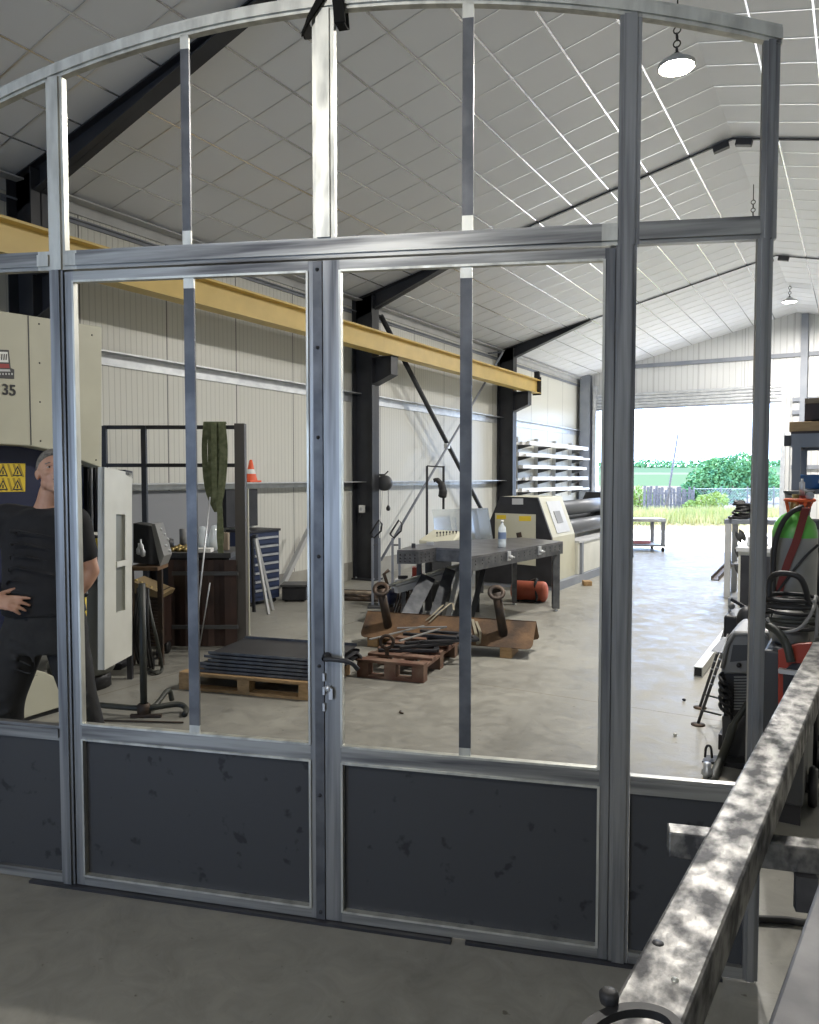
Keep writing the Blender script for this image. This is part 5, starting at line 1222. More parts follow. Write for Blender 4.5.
MB().lathe([(0, 0), (.13, 0), (.15, .09), (.155, .095), (.145, .10), (.13, .02), (0, .02)], q, 4).build('bin', m_bin, tb, bev=.005); MB().obox(q+Z3*.06-Y3*.112, X3*.03, Y3*.004, Z3*.02).build('label_holder', m_paper, tb)
zw = zs+.062
b0 = hq_(788, DK+.03, zw)
tag(MB().prism([b0, b0+X3*.9, b0+X3*.9+Y3*.5, b0+Y3*.5], (0, 0, .065)).build('wooden_board', mat('pale_board', (.55,.38,.20), .7, 0, (.45,.30,.15), 8, 3, stretch=(1,6,6)), bev=.003), 'thick pale wooden board on top of the shelving rack', 'board')
tb = thing('wooden_crate', 'dark open wooden crate on top of the pale board', 'crate', hq_(815, DK+.2, zw+.067))
c0_ = hq_(803, DK+.08, zw+.067)
for (o_, w_2, d_2) in ((Vector(), .7, .02), (Y3*.3, .7, .02)): MB().prism([c0_+o_, c0_+o_+X3*w_2, c0_+o_+X3*w_2+Y3*d_2, c0_+o_+Y3*d_2], (0, 0, .155)).build('side_board', m_brown, tb)
MB().prism([c0_+Y3*.02, c0_+X3*.02+Y3*.02, c0_+X3*.02+Y3*.3, c0_+Y3*.3], (0, 0, .155)).build('end_board', m_brown, tb); MB().prism([c0_, c0_+X3*.7, c0_+X3*.7+Y3*.3, c0_+Y3*.3], (0, 0, .012)).build('bottom', m_brown, tb)
MB().prism([c0_-Y3*.004+Z3*.12, c0_-Y3*.004+X3*.7+Z3*.12, c0_-Y3*.004+X3*.7+Z3*.155, c0_-Y3*.004+Z3*.155], -Y3*.01).build('rim', m_gwood, tb)
q = c0_+X3*.09+Y3*.1; tag(MB().tube([q+Z3*.02, q+Z3*.20+X3*.01, q+Z3*.30+X3*.05], [.018,.014,.008], 8).build('wooden_stick', m_wood), 'pale wooden stick poking up out of the crate', 'stick')
# gas cylinder
DG = 4.1
q = hq_(796, DG, .06); R_ = .112
t = thing('gas_cylinder', 'tall grey gas cylinder with a bright green shoulder', 'gas cylinder', Vector((q.x, q.y, .0)))
zsx = PQ(796, 537, DG).z - .06; zt2 = PQ(796, 514, DG).z - .06
MB().lathe([(0,0),(R_*.92,0),(R_,.03),(R_,zsx)], q, 32).build('body', m_bottle, t)
MB().lathe([(R_,zsx),(R_*.985,zsx+.03),(R_*.88,zsx+.075),(R_*.62,zt2-.01),(R_*.3,zt2+.012),(.03,zt2+.02),(0,zt2+.02)], q, 32).build('shoulder', m_green, t)
MB().lathe([(0,0),(.026,0),(.026,.05),(.018,.06),(.018,.09),(0,.09)], q+Z3*(zt2+.015), 14).build('valve', mat('brass', (.4,.3,.12), .35, .7), t)
vq = q+Z3*(zt2+.07)
MB().lathe([(0,0),(.03,0),(.032,.05),(0,.055)], vq+X3*.02, 14, X3).build('regulator_body', m_red, t)
g_ = MB().lathe([(0,0),(.021,0),(.021,.02),(0,.02)], vq+X3*.07+Z3*.03-Y3*.03, 16, -Y3).build('pressure_gauge', m_lgrey, t)
MB().tube(arc(vq+X3*.02+Z3*.005, X3, Y3, .07, 0, 2*PI, 20), .009, 8, caps=False).build('valve_guard', mat('orange_red', (.75,.12,.03), .45), t)
for k in range(4): a0_ = k*PI/2+.5; MB().bar(vq+X3*.02+(X3*math.cos(a0_)+Y3*math.sin(a0_))*.07, vq+X3*.01+(X3*math.cos(a0_)+Y3*math.sin(a0_))*.045-Z3*.07, .015, .008).build('guard_leg', mat('orange_red', (.75,.12,.03), .45), t)
MB().lathe([(0,0),(.014,0),(.014,.07),(.006,.075),(.006,.09),(0,.09)], vq+Z3*.03+X3*.03, 10).build('hand_wheel', m_galv, t)
t2 = thing('cylinder_trolley', 'dark wheeled trolley under the grey gas cylinder', 'trolley', Vector((q.x, q.y, 0)))
MB().obox(Vector((q.x, q.y, .03)), X3*.125, Y3*.16, Z3*.028).build('platform', m_black, t2, bev=.004)
for s in (-1, 1): MB().lathe([(0,-.02),(.08,-.02),(.09,-.01),(.09,.01),(.08,.02),(0,.02)], Vector((q.x, q.y, .09))+X3*s*.15+Y3*.1, 18, X3).build('wheel', m_rubber, t2); MB().tube([Vector((q.x, q.y, .05))+X3*s*.115+Y3*.14, Vector((q.x, q.y, 1.25))+X3*s*.115+Y3*.14], .014, 8).build('upright', m_black, t2)
MB().tube([Vector((q.x, q.y, 1.25))+X3*-.115+Y3*.14, Vector((q.x, q.y, 1.25))+X3*.115+Y3*.14], .014, 8).build('cross_tube', m_black, t2)
# red strap and black hose over the cylinder
def cyl(px, py, e=.006):
    d0 = FW + RT*((px-CX)/F) - UP*((py-CY)/F); o = Vector((0,0,EYE)); A_ = d0.x**2+d0.y**2; B_ = 2*((o.x-q.x)*d0.x+(o.y-q.y)*d0.y); C_ = (o.x-q.x)**2+(o.y-q.y)**2-(R_+e)**2
    D_ = B_*B_-4*A_*C_; tt = (-B_-math.sqrt(max(D_, 0)))/(2*A_); return o+d0*tt
b = MB(); strip(b, spline([PQ(806, 508, DG-.14), cyl(802, 522, .012), cyl(796, 542, .012), cyl(788, 562, .012), cyl(781, 584, .012), cyl(777, 600, .014)]), X3*.019, .003)
tag(b.build('red_strap', mat('dull_red_webbing', (.17,.035,.03), .85)), 'dull red strap running diagonally across the grey gas cylinder', 'strap')
tag(MB().tube(spline([PQ(818, 545, DG-.12), cyl(806, 556, .014), cyl(790, 575, .014), cyl(779, 590, .014), PQ(772, 598, DG-.13)]), .007, 8).build('thin_hose', m_rubber), 'thin black hose running diagonally across the grey gas cylinder', 'hose')
tag(MB().tube(spline([PQ(803, 507, DG-.12), PQ(792, 512, DG-.15), PQ(782, 524, DG-.14), PQ(774.5, 548, DG-.13), PQ(773, 590, DG-.12), PQ(774, 618, DG-.2)]), .014, 8).build('gas_hose', m_rubber), 'thick black hose curving down the left side of the gas cylinder', 'hose')
# bucket on top of a grey locker behind the cylinder
DQ = 4.75
zl_ = PQ(798, 521, DQ).z
t = thing('grey_locker', 'narrow dark grey locker behind the gas cylinder', 'locker', hq_(803, DQ+.2, 0))
MB().obox(hq_(805, DQ+.16, zl_/2), X3*.14, Y3*.15, Z3*zl_/2).build('body', m_grey_d, t, bev=.005); MB().obox(hq_(805, DQ+.005, zl_/2), X3*.12, Y3*.006, Z3*(zl_/2-.05)).build('door', m_grey_m, t)
q5 = hq_(799.5, DQ+.14, zl_+.001)
t = thing('grey_bucket', 'grey metal bucket standing above the green shoulder of the gas cylinder', 'bucket', q5)
hb2 = PQ(798, 492, DQ).z - zl_
MB().lathe([(0,.004),(.06,0),(.085,hb2),(.09,hb2+.004),(.082,hb2),(.057,.01),(0,.012)], q5, 24).build('shell', m_grey_m, t); MB().tube(arc(q5+Z3*hb2, X3, Z3*-.25-Y3, .088, 0, PI, 14), .004, 6).build('handle', m_black, t)

# red welding machine with hose coils
DW = 3.72
t = thing('red_welding_set', 'dark and orange red welding set behind the foreground beam, hoses coiled on top', 'welding machine', hq_(792, DW, 0))
q = hq_(792, DW, 0); zr = PQ(790, 644, DW).z
MB().obox(q+Z3*(.10+(zr-.10)/2), X3*.09, Y3*.2, Z3*(zr-.10)/2).build('casing', m_grey_d, t, bev=.012)
b = MB(); b.prism([PQ(778, 650, DW-.21), PQ(797, 644, DW-.21), PQ(812, 643, DW-.21), PQ(814, 668, DW-.21), PQ(806, 700, DW-.21), PQ(778, 712, DW-.21)], Y3*.03); b.build('front_panel', m_red, t, bev=.004)
b = MB(); b.prism([PQ(783, 672, DW-.225), PQ(792, 664, DW-.225), PQ(803, 664, DW-.225), PQ(803, 690, DW-.225), PQ(783, 704, DW-.225)], Y3*.016); b.build('recess', m_black, t)
MB().obox(q+X3*.03-Y3*.24+Z3*(PQ(800, 661, DW).z), X3*.05, Y3*.03, Z3*.01).build('front_ledge', m_lgrey, t)
for s in (-1, 1): MB().lathe([(0,-.02),(.09,-.02),(.10,-.01),(.10,.01),(.09,.02),(0,.02)], q+X3*s*.12+Y3*.1+Z3*.10, 18, X3).build('wheel', m_rubber, t)
MB().obox(q-Y3*.15+Z3*.05, X3*.08, Y3*.02, Z3*.05).build('stand_foot', m_black, t)
# wire feeder / drum on top
qz = hq_(793, DW+.02, zr+.002)
t = thing('grey_drum', 'grey rounded drum on top of the red welding set, wound with hoses', 'drum', qz)
MB().lathe([(0,0),(.07,0),(.085,.02),(.085,.10),(.075,.14),(.05,.165),(0,.17)], qz, 24).build('drum', m_bottle, t)
coils = ((.125, .010, .09, 'lowest'), (.135, .012, .13, 'second'), (.12, .010, .165, 'third'), (.13, .013, .195, 'fourth'), (.12, .011, .225, 'topmost'))
for (r_, w_, h_, lb) in coils:
    tag(MB().tube(arc(qz+Z3*h_, X3 + Z3*random.uniform(-.03, .03), Y3 + Z3*random.uniform(-.03, .03), r_, 0, 2*PI, 28), w_, 8, caps=False).build('hose_coil', m_rubber if lb != 'second' else m_hose), '%s turn of black hose coiled round the grey drum' % lb, 'hose coil', 'hose coiled on the grey drum')
tag(MB().tube(spline([PQ(769, 598, DW-.05), PQ(770, 580, DW-.05), PQ(777, 574, DW-.08), PQ(790, 574, DW-.1), PQ(800, 578, DW-.1), PQ(806, 590, DW-.08), PQ(808, 606, DW-.05)]), .014, 10).build('bent_tube', m_rubber), 'black arched tube above the hose coils', 'tube')
tag(MB().tube(spline([PQ(767, 618, DW-.16), PQ(772, 628, DW-.18), PQ(784, 632, DW-.2), PQ(800, 628, DW-.2), PQ(812, 612, DW-.18), PQ(816, 596, DW-.1)]), .008, 8).build('grey_hose', m_grey_m), 'thin grey hose looped in front of the grey drum', 'hose')
tag(MB().tube(spline([PQ(813, 600, DW-.14), PQ(817, 612, DW-.14), PQ(816, 640, DW-.14), PQ(814, 658, DW-.14)]), .008, 8).build('grey_hose', m_grey_m), 'thin grey hose hanging at the right of the hose coils', 'hose')
tag(MB().tube(spline([PQ(766, 624, DW-.16), PQ(778, 632, DW-.2), PQ(787, 646, DW-.24), PQ(791, 662, DW-.25)]), .019, 10).build('thick_hose', m_hose), 'thick dark green hose bending down in front of the red welding set', 'hose')
# grey welding machine on cart
DM = 4.42
t = thing('grey_welding_machine', 'grey and black welding machine on a cart behind the right post', 'welding machine', hq_(746, DM, 0))
zt3 = PQ(745, 630, DM-.2).z; qm = hq_(748, DM, 0)
zlo = .17
MB().obox(qm+Z3*(zlo+.46)/1+Z3*0, X3*.155, Y3*.24, Z3*.0001).build('mid_seam', m_black, t)
cs = MB(); cs.prism([PQ(721, 674, DM-.22), PQ(722, 655, DM-.22), PQ(727, 637, DM-.22), PQ(734, 631, DM-.22), PQ(768, 632, DM-.22), PQ(775, 640, DM-.22), PQ(776, 674, DM-.22)], Y3*.45); cs = cs.build('upper_casing', m_grey_m, t, bev=.012)
MB().tube([PQ(722, 668, DM-.24), PQ(727, 645, DM-.24), PQ(734, 634, DM-.24), PQ(764, 634, DM-.24), PQ(768, 640, DM-.24)], .010, 8).build('frame_tube', m_grey_m, t)
MB().prism([PQ(733, 645, DM-.225), PQ(752, 645, DM-.225), PQ(752, 660, DM-.225), PQ(730, 662, DM-.225)], Y3*.01).build('control_panel', m_grey_d, cs)
MB().lathe([(0,0),(.014,0),(.012,.018),(0,.02)], PQ(739, 665, DM-.23), 12, -Y3).build('dial', m_black, cs)
lc = MB().prism([PQ(721, 674, DM-.20), PQ(776, 674, DM-.20), PQ(776, 716, DM-.20), PQ(724, 716, DM-.20)], Y3*.42).build('lower_casing', m_black, t)
for k in range(12): MB().bar(PQ(734, 677+k*2.9, DM-.21), PQ(760, 677+k*2.9, DM-.21), .012, .008).build('louvre', m_grey_m, lc)
MB().prism([PQ(722, 716, DM-.2), PQ(776, 716, DM-.2), PQ(776, 757, DM-.2), PQ(722, 757, DM-.2)], Y3*.40).build('wire_compartment', m_grey_d, t, bev=.006)
MB().bar(PQ(704, 761, DM-.25), PQ(776, 765, DM-.25), .12, .035).build('cart_shelf', m_black, t)
MB().tube(spline([PQ(705, 757, DM-.26), PQ(706, 748, DM-.26), PQ(708.5, 745.5, DM-.26), PQ(711, 748, DM-.26), PQ(712, 758, DM-.26)]), .007, 8).build('hook', m_black, t)
MB().obox(hq_(751, DM, .09), X3*.125, Y3*.20, Z3*.045).build('cart_base', m_black, t)
for s in (-1, 1):
    for d in (-1, 1): MB().lathe([(0,-.015),(.04,-.015),(.04,.015),(0,.015)], qm+X3*(s*.09+.02)+Y3*d*.15+Z3*.04, 14, X3).build('castor', m_rubber, t)
for k in range(5): MB().tube(spline([PQ(724, 672+k*7, DM-.2), PQ(720, 676+k*7, DM-.25), PQ(723, 682+k*7, DM-.28), PQ(730, 686+k*7, DM-.26), PQ(731, 694+k*6, DM-.24)]), .011, 6).build('connector_cable', m_rubber, t)
pz = PZ(711, 783, .012)
tag(MB().tube(spline([PQ(748, 702, DM-.3), PQ(742, 712, DM-.32), PQ(734, 724, DM-.33), PQ(728, 742, DM-.34), PQ(720, 762, DM-.34), pz]), [.016]*13+[.024]*12+[.026]*6, 12).build('torch_hose', m_hose), 'thick dark hose end slanting down to the floor in front of the grey welding machine', 'hose')
t = thing('hose_coupling', 'small pale hose coupling at the foot of the grey welding machine', 'coupling', PZ(706, 782, 0))
q = PZ(707, 781, 0); MB().lathe([(0,0),(.022,0),(.022,.03),(.03,.035),(.03,.06),(.02,.07),(.02,.10),(0,.10)], q, 12).build('body', m_galv, t); MB().lathe([(.022,.0),(.026,.0),(.026,.012),(.022,.012)], q, 12).build('ring', mat('brass', (.4,.3,.12), .35, .7), t)
# pair of floor stands
for k, (x0, y0_, x1, y1_, lb) in enumerate(((700, 708, 727.5, 622, 'thin pipe stand with a disc foot beside the grey welding machine, farther of two'), (698, 725, 728.5, 634, 'thin pipe stand with a disc foot beside the grey welding machine, nearer of two'))):
    q0_ = PZ(x0, y0_, 0); t = thing('pipe_stand', lb, 'stand', q0_, 'pipe stands')
    d_0 = (q0_ - Vector((0,0,EYE))).dot(FW); tp_ = PD(x1, y1_, d_0+.02)
    MB().lathe([(0,0),(.045,0),(.045,.008),(.012,.012),(0,.012)], q0_, 18).build('foot_disc', m_pipe, t)
    MB().tube([q0_+Z3*.01, tp_], .010, 8).build('pole', m_grey_d, t); MB().tube([q0_+Z3*.10+RT*.02, q0_+Z3*.06+RT*.16+FH*.02], .007, 6).build('stay', m_grey_d, t)
    for j in range(6): p = q0_.lerp(tp_, .45+.09*j); MB().lathe([(.010,-.006),(.014,0),(.010,.006)], p, 10, tp_-q0_).build('notch_ring', m_galv, t)
# black machine behind
DX = 5.2
t = thing('black_compressor', 'small black compressor with a handle behind the grey welding machine', 'compressor', hq_(745, DX, 0))
q = hq_(746, DX, 0); zt4 = PQ(740, 612, DX).z
MB().obox(q+Z3*(.05+(zt4-.05)/2), X3*.10, Y3*.2, Z3*(zt4-.05)/2).build('casing', m_black, t, bev=.015)
MB().ell(PQ(747, 622, DX-.2), (.07, .07, .11)).build('motor_cover', m_black, t)
MB().bar(PQ(731, 599, DX), PQ(750, 610, DX), .03, .02).build('handle', m_black, t); MB().bar(PQ(729.5, 598, DX), PQ(729.5, 628, DX), .012, .02, X3).build('handle_post', m_lgrey, t)
MB().lathe([(0,0),(.022,0),(.022,.02),(0,.02)], PQ(732, 606, DX-.02), 12, -Y3).build('pressure_knob', m_grey_m, t)
for s in (-1, 1): MB().obox(q+X3*s*.07+Z3*.025, X3*.02, Y3*.15, Z3*.025).build('rubber_foot', m_rubber, t)
# floor crumbs
for k, (x, y, c_, lb) in enumerate(((404, 713, m_pipe, 'small curled dark steel scrap on the open floor'), (675, 736, m_white, 'small white pebble-like crumb on the floor'), (684, 701, m_black, 'tiny dark crumb on the floor left of the pipe stands'))):
    q = PZ(x, y, 0)
    b = MB()
    if k == 0: b.tube(arc(q+Z3*.008, RT, FH, .03, 2.4, 4.6, 8), .006, 6)
    else: b.ell(q+Z3*.010, (.014, .010, .010), 8, 6)
    tag(b.build('floor_scrap', c_), lb, 'scrap')
# clear plastic sack at the right edge, by the foreground beam
DZ_ = 2.55
q = e0 + dd_c*.985 - sd*.03; q.z = z1 + .165
t = thing('plastic_sack', 'clear plastic sack of offcuts on the trestle tube at the right edge', 'plastic sack', q)
MB().lathe([(.0, -.20), (.05, -.195), (.075, -.14), (.08, -.05), (.06, .06), (.03, .10), (.015, .13)], q+Z3*.038, 20).build('film', m_clear, t); MB().ell(q+Z3*-.07, (.055, .055, .07)).build('contents', m_gwood, t)
MB().tube([q+Z3*.16, q+Z3*.24+RT*.03], .006, 6).build('tie', m_black, t)
# ================================================================== the man behind the frame
DP = 3.82
po = PD(47, 477, DP); po.z = 0
def B(x, y, z): return po + RT*x + FH*y + Z3*z
def caps(b, pts, rs, n=16, flat=None):
    """smooth tapered limb through joints; flat = (axis, factor) squeezes it"""
    k = 5; P_ = spline(pts, k); R0 = []
    for i in range(len(P_)):
        f = i/k; j = min(int(f), len(rs)-2); t_ = f-j; t_ = t_*t_*(3-2*t_); R0.append(rs[j]*(1-t_)+rs[j+1]*t_)
    b.tube(P_, R0, n)
    b.ell(P_[0], (R0[0],)*3, n, 8); b.ell(P_[-1], (R0[-1],)*3, n, 8)
def rings(b, secs, n=24):
    """stack of ellipses (centre, half width along RT, half depth along FH, roll)"""
    vs = []
    for (c, w, d, tw) in secs:
        a_ = RT*math.cos(tw)+FH*math.sin(tw); e_ = -RT*math.sin(tw)+FH*math.cos(tw)
        for j in range(n):
            t_ = 2*PI*j/n; cs_, sn_ = math.cos(t_), math.sin(t_)
            vs.append(c + a_*w*math.copysign(abs(cs_)**.85, cs_) + e_*d*math.copysign(abs(sn_)**.85, sn_))
    k = len(secs)
    b.add(vs, [(i*n+j, i*n+(j+1) % n, (i+1)*n+(j+1) % n, (i+1)*n+j) for i in range(k-1) for j in range(n)] + [tuple(range(n))[::-1], tuple(range((k-1)*n, k*n))], 0, True)
man = thing('person', 'man in black T-shirt and trousers, hands on hips, looking up, behind the left post', 'person', po)
# joints
shL, shR = B(-.225, .0, 1.435), B(.125, .03, 1.43)
elL, elR = B(-.44, -.02, 1.17), B(.190, .06, 1.165)
wrL, wrR = B(-.185, -.205, 1.055), B(.125, .0, 1.035)
hpL, hpR = B(-.115, .0, .90), B(.055, .01, .90)
knL, knR = B(-.215, -.05, .50), B(.135, .03, .50)
anL, anR = B(-.255, .03, .095), B(.225, .06, .095)
hc = B(.040, -.01, 1.668)                        # head centre
hf = (-FH*.80 + RT*.52 + Z3*.24).normalized(); hs_ = hf.cross(Z3).normalized(); hu = hs_.cross(hf).normalized()
RH = Matrix((hs_, hf, hu)).transposed()
b = MB()
# skull, face, jaw
b.ell(hc+hu*.030-hf*.012, (.074, .094, .088), 28, 18, RH)
b.ell(hc-hu*.020+hf*.024, (.062, .066, .082), 24, 16, RH)
b.ell(hc-hu*.072+hf*.040, (.046, .042, .036), 20, 12, RH)
b.ell(hc-hu*.094+hf*.060, (.024, .022, .018), 14, 10, RH)          # chin
b.ell(hc+hu*.026+hf*.074, (.046, .016, .012), 16, 8, RH)           # brow
for s in (-1, 1):
    b.ell(hc-hu*.012+hf*.062+hs_*.036*s, (.022, .022, .020), 12, 8, RH)   # cheek bones
    b.ell(hc-hu*.055+hf*.015+hs_*.048*s, (.018, .035, .030), 12, 8, RH)   # jaw corner
b.tube([hc+hu*.022+hf*.084, hc+hu*.002+hf*.098, hc-hu*.018+hf*.110], [.008, .010, .013], 10)   # nose
for s in (-1, 1): b.ell(hc-hu*.022+hf*.098+hs_*.011*s, (.009, .011, .008), 10, 6, RH)
b.ell(hc-hu*.047+hf*.086, (.024, .010, .006), 12, 6, RH); b.ell(hc-hu*.060+hf*.084, (.021, .010, .007), 12, 6, RH)   # lips
for s in (-1, 1):                                                   # ears
    ec = hc + hs_*.074*s - hf*.008 - hu*.006
    b.ell(ec, (.010, .016, .028), 12, 8, RH); b.ell(ec+hs_*.006*s-hf*.008+hu*.005, (.006, .013, .020), 12, 8, RH)
# neck and trunk
caps(b, [hc-hu*.05-hf*.03, B(.0, .02, 1.535), B(-.02, .03, 1.45)], [.056, .058, .075])
rings(b, [(B(-.03,.02,1.49), .09,.06,0), (B(-.03,.02,1.44), .18,.085,.08), (B(-.03,.02,1.33), .185,.11,.08), (B(-.03,.01,1.18), .165,.11,.05), (B(-.025,0,1.05), .16,.115,0), (B(-.02,0,.95), .165,.115,0), (B(-.02,0,.86), .15,.11,0)])
for s_, e_, w_ in ((shL, elL, wrL), (shR, elR, wrR)):
    caps(b, [s_, s_.lerp(e_, .5)+FH*.005, e_], [.058, .048, .040]); caps(b, [e_, e_.lerp(w_, .35), w_], [.040, .041, .026])
for h_, k_, a_ in ((hpL, knL, anL), (hpR, knR, anR)):
    caps(b, [h_, h_.lerp(k_, .5), k_], [.09, .075, .055]); caps(b, [k_, k_.lerp(a_, .35), a_], [.052, .055, .036])
def hand(b, w, d, pn, side, curl, spread=1.0, size=1.0):
    """w wrist, d direction of the hand, pn back-of-hand normal, side direction towards the thumb, curl per finger"""
    d = Vector(d).normalized(); pn = Vector(pn); pn = (pn - d*pn.dot(d)).normalized(); th_ = d.cross(pn); th_ = th_ if th_.dot(Vector(side)) > 0 else -th_
    k = size
    Rm = Matrix((th_, d, pn)).transposed()
    b.ell(w+d*.050*k, (.038*k, .052*k, .015*k), 18, 10, Rm); b.ell(w+d*.074*k, (.040*k, .022*k, .013*k), 16, 8, Rm); b.ell(w+d*.012*k, (.027*k, .030*k, .019*k), 14, 8, Rm)
    for f, (off, L_) in enumerate(((.029, .072), (.010, .080), (-.010, .074), (-.028, .058))):
        p = w + d*.084*k + th_*off*k; dir_ = (d + th_*off*2.2*spread).normalized(); c_ = curl[f]; pts = [p - dir_*.012*k, p]
        for seg, fr in enumerate((.45, .30, .25)):
            a_ = c_*(.55, 1.0, .7)[seg]; dir_ = (dir_*math.cos(a_) - pn*math.sin(a_)).normalized(); p = p + dir_*L_*fr*k; pts.append(p)
        b.tube(pts, [.0092*k, .0095*k, .0088*k, .0080*k, .0066*k], 10)
        for q_, r_ in ((pts[1], .0100), (pts[2], .0090), (pts[3], .0080), (pts[4], .0066)): b.ell(q_, (r_*k,)*3, 10, 6)
    p = w + d*.022*k + th_*.026*k; dir_ = (d*.60 + th_*.80 - pn*.25).normalized(); pts = [p]
    for L_ in (.034, .030, .024): p = p + dir_*L_*k; pts.append(p); dir_ = (dir_ + d*.30).normalized()
    b.tube(pts, [.0155*k, .0120*k, .0105*k, .0080*k], 10)
    for q_, r_ in zip(pts, (.0155, .0122, .0105, .0080)): b.ell(q_, (r_*k,)*3, 10, 6)
hand(b, wrL, RT*1.0 + FH*.06 - Z3*.12, -FH*.75 + Z3*.6, Z3-FH, (.08, .32, .50, .62), 1.6, 1.08)
hand(b, wrR, -RT*.35 + FH*.25 - Z3*.85, RT*.9 - FH*.3, -FH, (.35, .4, .45, .5), 1.0)
body = b.build('body', m_skin, man, remesh=.0048, smooth=3)
# eyes, brows and mouth line
for s in (-1, 1):
    e_ = hc + hu*.012 + hf*.0745 + hs_*.030*s
    MB().ell(e_-hf*.001, (.0115, .009, .0055), 14, 8, RH).build('eye', mat('eye_white', (.5,.47,.44), .4), man); MB().ell(e_+hf*.0055+hu*.001, (.0052, .004, .0052), 10, 6, RH).build('iris', mat('iris', (.05,.04,.03), .2), man)
    MB().tube([e_+hu*.017-hs_*.018*s+hf*.003, e_+hu*.021+hf*.006, e_+hu*.018+hs_*.017*s-hf*.004], [.003, .0045, .003], 8).build('eyebrow', m_hair, man)
MB().tube([hc-hu*.053+hf*.094-hs_*.020, hc-hu*.0535+hf*.0985, hc-hu*.053+hf*.094+hs_*.020], .0028, 6).build('mouth_line', mat('lip_dark', (.18,.06,.05), .5), man)
# short grey hair: cap over crown, back and sides
b = MB(); vs = []; nu, nv_ = 40, 18
for i in range(nv_+1):
    for j in range(nu):
        az = 2*PI*j/nu                               # 0 = face direction
        front = .5+.5*math.cos(az)
        lim = 1.02 + (1-front)*1.30
        pol = lim*i/nv_
        dr_ = (hf*math.cos(az)+hs_*math.sin(az))*math.sin(pol) + hu*math.cos(pol)
        r_ = 1.075 + .015*noise.noise(dr_*9)
        if i == nv_: r_ = .985
        vs.append(hc+hu*.030-hf*.012 + hs_*(dr_.dot(hs_)*.074*r_) + hf*(dr_.dot(hf)*.096*r_) + hu*(dr_.dot(hu)*.091*r_))
b.add(vs, [(i*nu+j, i*nu+(j+1) % nu, (i+1)*nu+(j+1) % nu, (i+1)*nu+j) for i in range(nv_) for j in range(nu)], 0, True)
b.build('hair', m_hair, man)
# T-shirt
b = MB()
rings(b, [(B(-.010,.04,1.50), .074,.060,0), (B(-.022,.03,1.487), .12,.080,.05), (B(-.035,.02,1.455), .19,.100,.08), (B(-.04,.02,1.36), .20,.128,.08), (B(-.035,.01,1.24), .19,.130,.06), (B(-.03,-.0,1.12), .19,.140,.03), (B(-.03,-.005,1.03), .195,.145,0), (B(-.03,-.0,.955), .20,.145,0)], 32)
caps(b, [B(-.12,.02,1.43), shL, shL.lerp(elL, .35), shL.lerp(elL, .66)], [.075, .080, .074, .070]); caps(b, [B(.06,.02,1.43), shR, shR.lerp(elR, .35), shR.lerp(elR, .62)], [.07, .072, .066, .062])
for k in range(7):                                   # soft folds
    z_ = 1.0+.06*k; caps(b, [B(-.20+.02*k, -.135, z_), B(-.10, -.150, z_+.03), B(.02+.03*k, -.125, z_-.02)], [.006, .010, .005], 8)
b.build('t_shirt', m_shirt, man, remesh=.009, smooth=6)
# trousers
b = MB()
rings(b, [(B(-.025,0,.985), .185,.132,0), (B(-.02,0,.92), .195,.142,0), (B(-.02,0,.84), .20,.145,0), (B(-.02,0,.77), .19,.135,0)], 28)
caps(b, [hpL-Z3*.02, hpL.lerp(knL, .45)-RT*.01, knL, knL.lerp(anL, .45)+FH*.01, anL+Z3*.02], [.118, .112, .092, .086, .084])
caps(b, [hpR-Z3*.02, hpR.lerp(knR, .45)+RT*.0, knR, knR.lerp(anR, .45)+FH*.01, anR+Z3*.02], [.112, .102, .084, .076, .074])
for (p, w_) in ((knL, .08), (knR, .078)):
    for k in range(3): caps(b, [p+RT*-.06-FH*w_+Z3*(.06-.07*k), p-FH*(w_+.016)+Z3*(.04-.07*k), p+RT*.06-FH*w_+Z3*(.06-.07*k)], [.008, .012, .008], 8)
for k in range(4): caps(b, [B(-.14, -.13, .86-.05*k), B(-.05, -.135, .82-.045*k), B(-.01, -.125, .76-.03*k)], [.006, .010, .006], 8)
tr_ = b.build('trousers', m_trouser, man, remesh=.010, smooth=5)
for h_, k_, s in ((hpL, knL, -1),):
    c_ = h_.lerp(k_, .55)+RT*.105*s - FH*.0
    MB().obox(c_, RT*.012, FH*.07, (h_-k_).normalized()*.09).build('thigh_pocket', m_trouser, man, bev=.008)
b = MB()
rings(b, [(B(-.025,0,.965), .197,.145,0), (B(-.025,0,.995), .193,.142,0)], 32); b.build('belt', m_rubber, man)
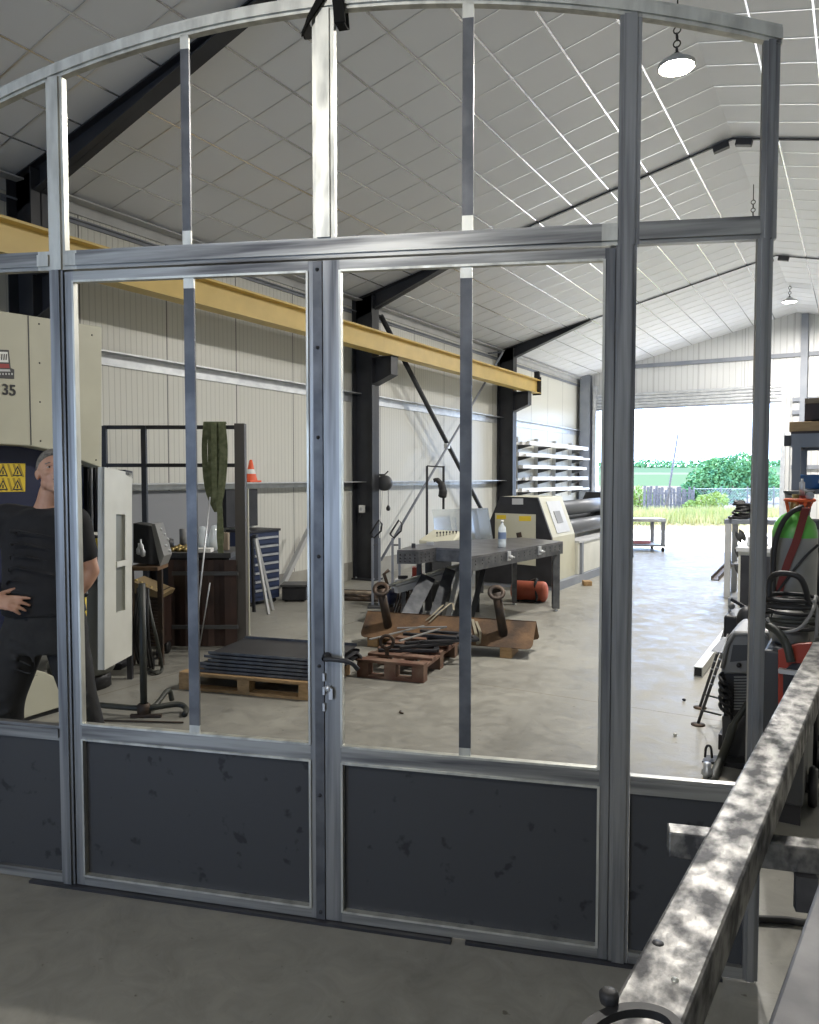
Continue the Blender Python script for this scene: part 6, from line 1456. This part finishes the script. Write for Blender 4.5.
for a_, s in ((anL, -1), (anR, 1)):
    fd_ = (-FH + RT*.38*s).normalized(); sd_2 = Vector((fd_.y, -fd_.x, 0)); g_ = Vector((a_.x, a_.y, 0)); Rf = Matrix((sd_2, fd_, Z3)).transposed()
    b = MB(); caps(b, [a_+Z3*.05, a_-Z3*.02], [.058, .056], 14); b.ell(g_-fd_*.02+Z3*.055, (.045, .065, .045), 16, 10, Rf); b.ell(g_+fd_*.10+Z3*.050, (.050, .095, .042), 18, 10, Rf)
    w_ = b.build('boot', m_rubber, man, remesh=.008, smooth=3)
    MB().prism([g_+Z3*.001+fd_*(.055+.135*math.cos(t_))+sd_2*(.050*math.sin(t_)) for t_ in [2*PI*i/20 for i in range(20)]], (0, 0, .026)).build('sole', m_grey_d, w_)
# ================================================================== light
w = bpy.data.worlds.new('sky'); bpy.context.scene.world = w; w.use_nodes = True; nt = w.node_tree
bg = nt.nodes['Background']
tc = nt.nodes.new('ShaderNodeTexCoord'); sx = nt.nodes.new('ShaderNodeSeparateXYZ'); nt.links.new(tc.outputs['Generated'], sx.inputs[0])
cr = nt.nodes.new('ShaderNodeValToRGB'); nt.links.new(sx.outputs['Z'], cr.inputs[0])
cr.color_ramp.elements[0].position = 0; cr.color_ramp.elements[0].color = (.54, .71, 1, 1)
cr.color_ramp.elements[1].position = .6; cr.color_ramp.elements[1].color = (.36, .54, 1, 1)
nt.links.new(cr.outputs[0], bg.inputs[0]); bg.inputs[1].default_value = 4.4
sd_ = bpy.data.lights.new('sun', 'SUN'); sd_.energy = 16; sd_.angle = math.radians(.6); sd_.color = (1, .95, .86)
so = bpy.data.objects.new('sun', sd_); C.objects.link(so)
sv = Vector((-.10, 1, .98)).normalized(); so.rotation_euler = sv.to_track_quat('Z', 'Y').to_euler(); so.location = (0, 30, 20)
for (x0, x1, z1, y, rx) in ((DX0, DX1, DZ, YB+.2, -PI/2), (fx0, fx1, fz, YF-.2, PI/2)):
    pd = bpy.data.lights.new('door_portal', 'AREA'); pd.shape = 'RECTANGLE'; pd.size = x1-x0; pd.size_y = z1; pd.cycles.is_portal = True
    po = bpy.data.objects.new('door_portal', pd); C.objects.link(po); po.location = ((x0+x1)/2, y, z1/2); po.rotation_euler = (rx, 0, 0)
sc = bpy.context.scene
sc.view_settings.view_transform = 'Standard'; sc.view_settings.look = 'None'; sc.view_settings.gamma = 1; sc.view_settings.use_curve_mapping = False
sc.view_settings.exposure = 0.95
sc.cycles.max_bounces = 12; sc.cycles.diffuse_bounces = 8; sc.cycles.glossy_bounces = 5; sc.cycles.transparent_max_bounces = 12
sc.cycles.sample_clamp_indirect = 8; sc.cycles.use_denoising = True; sc.cycles.caustics_reflective = False; sc.cycles.caustics_refractive = False
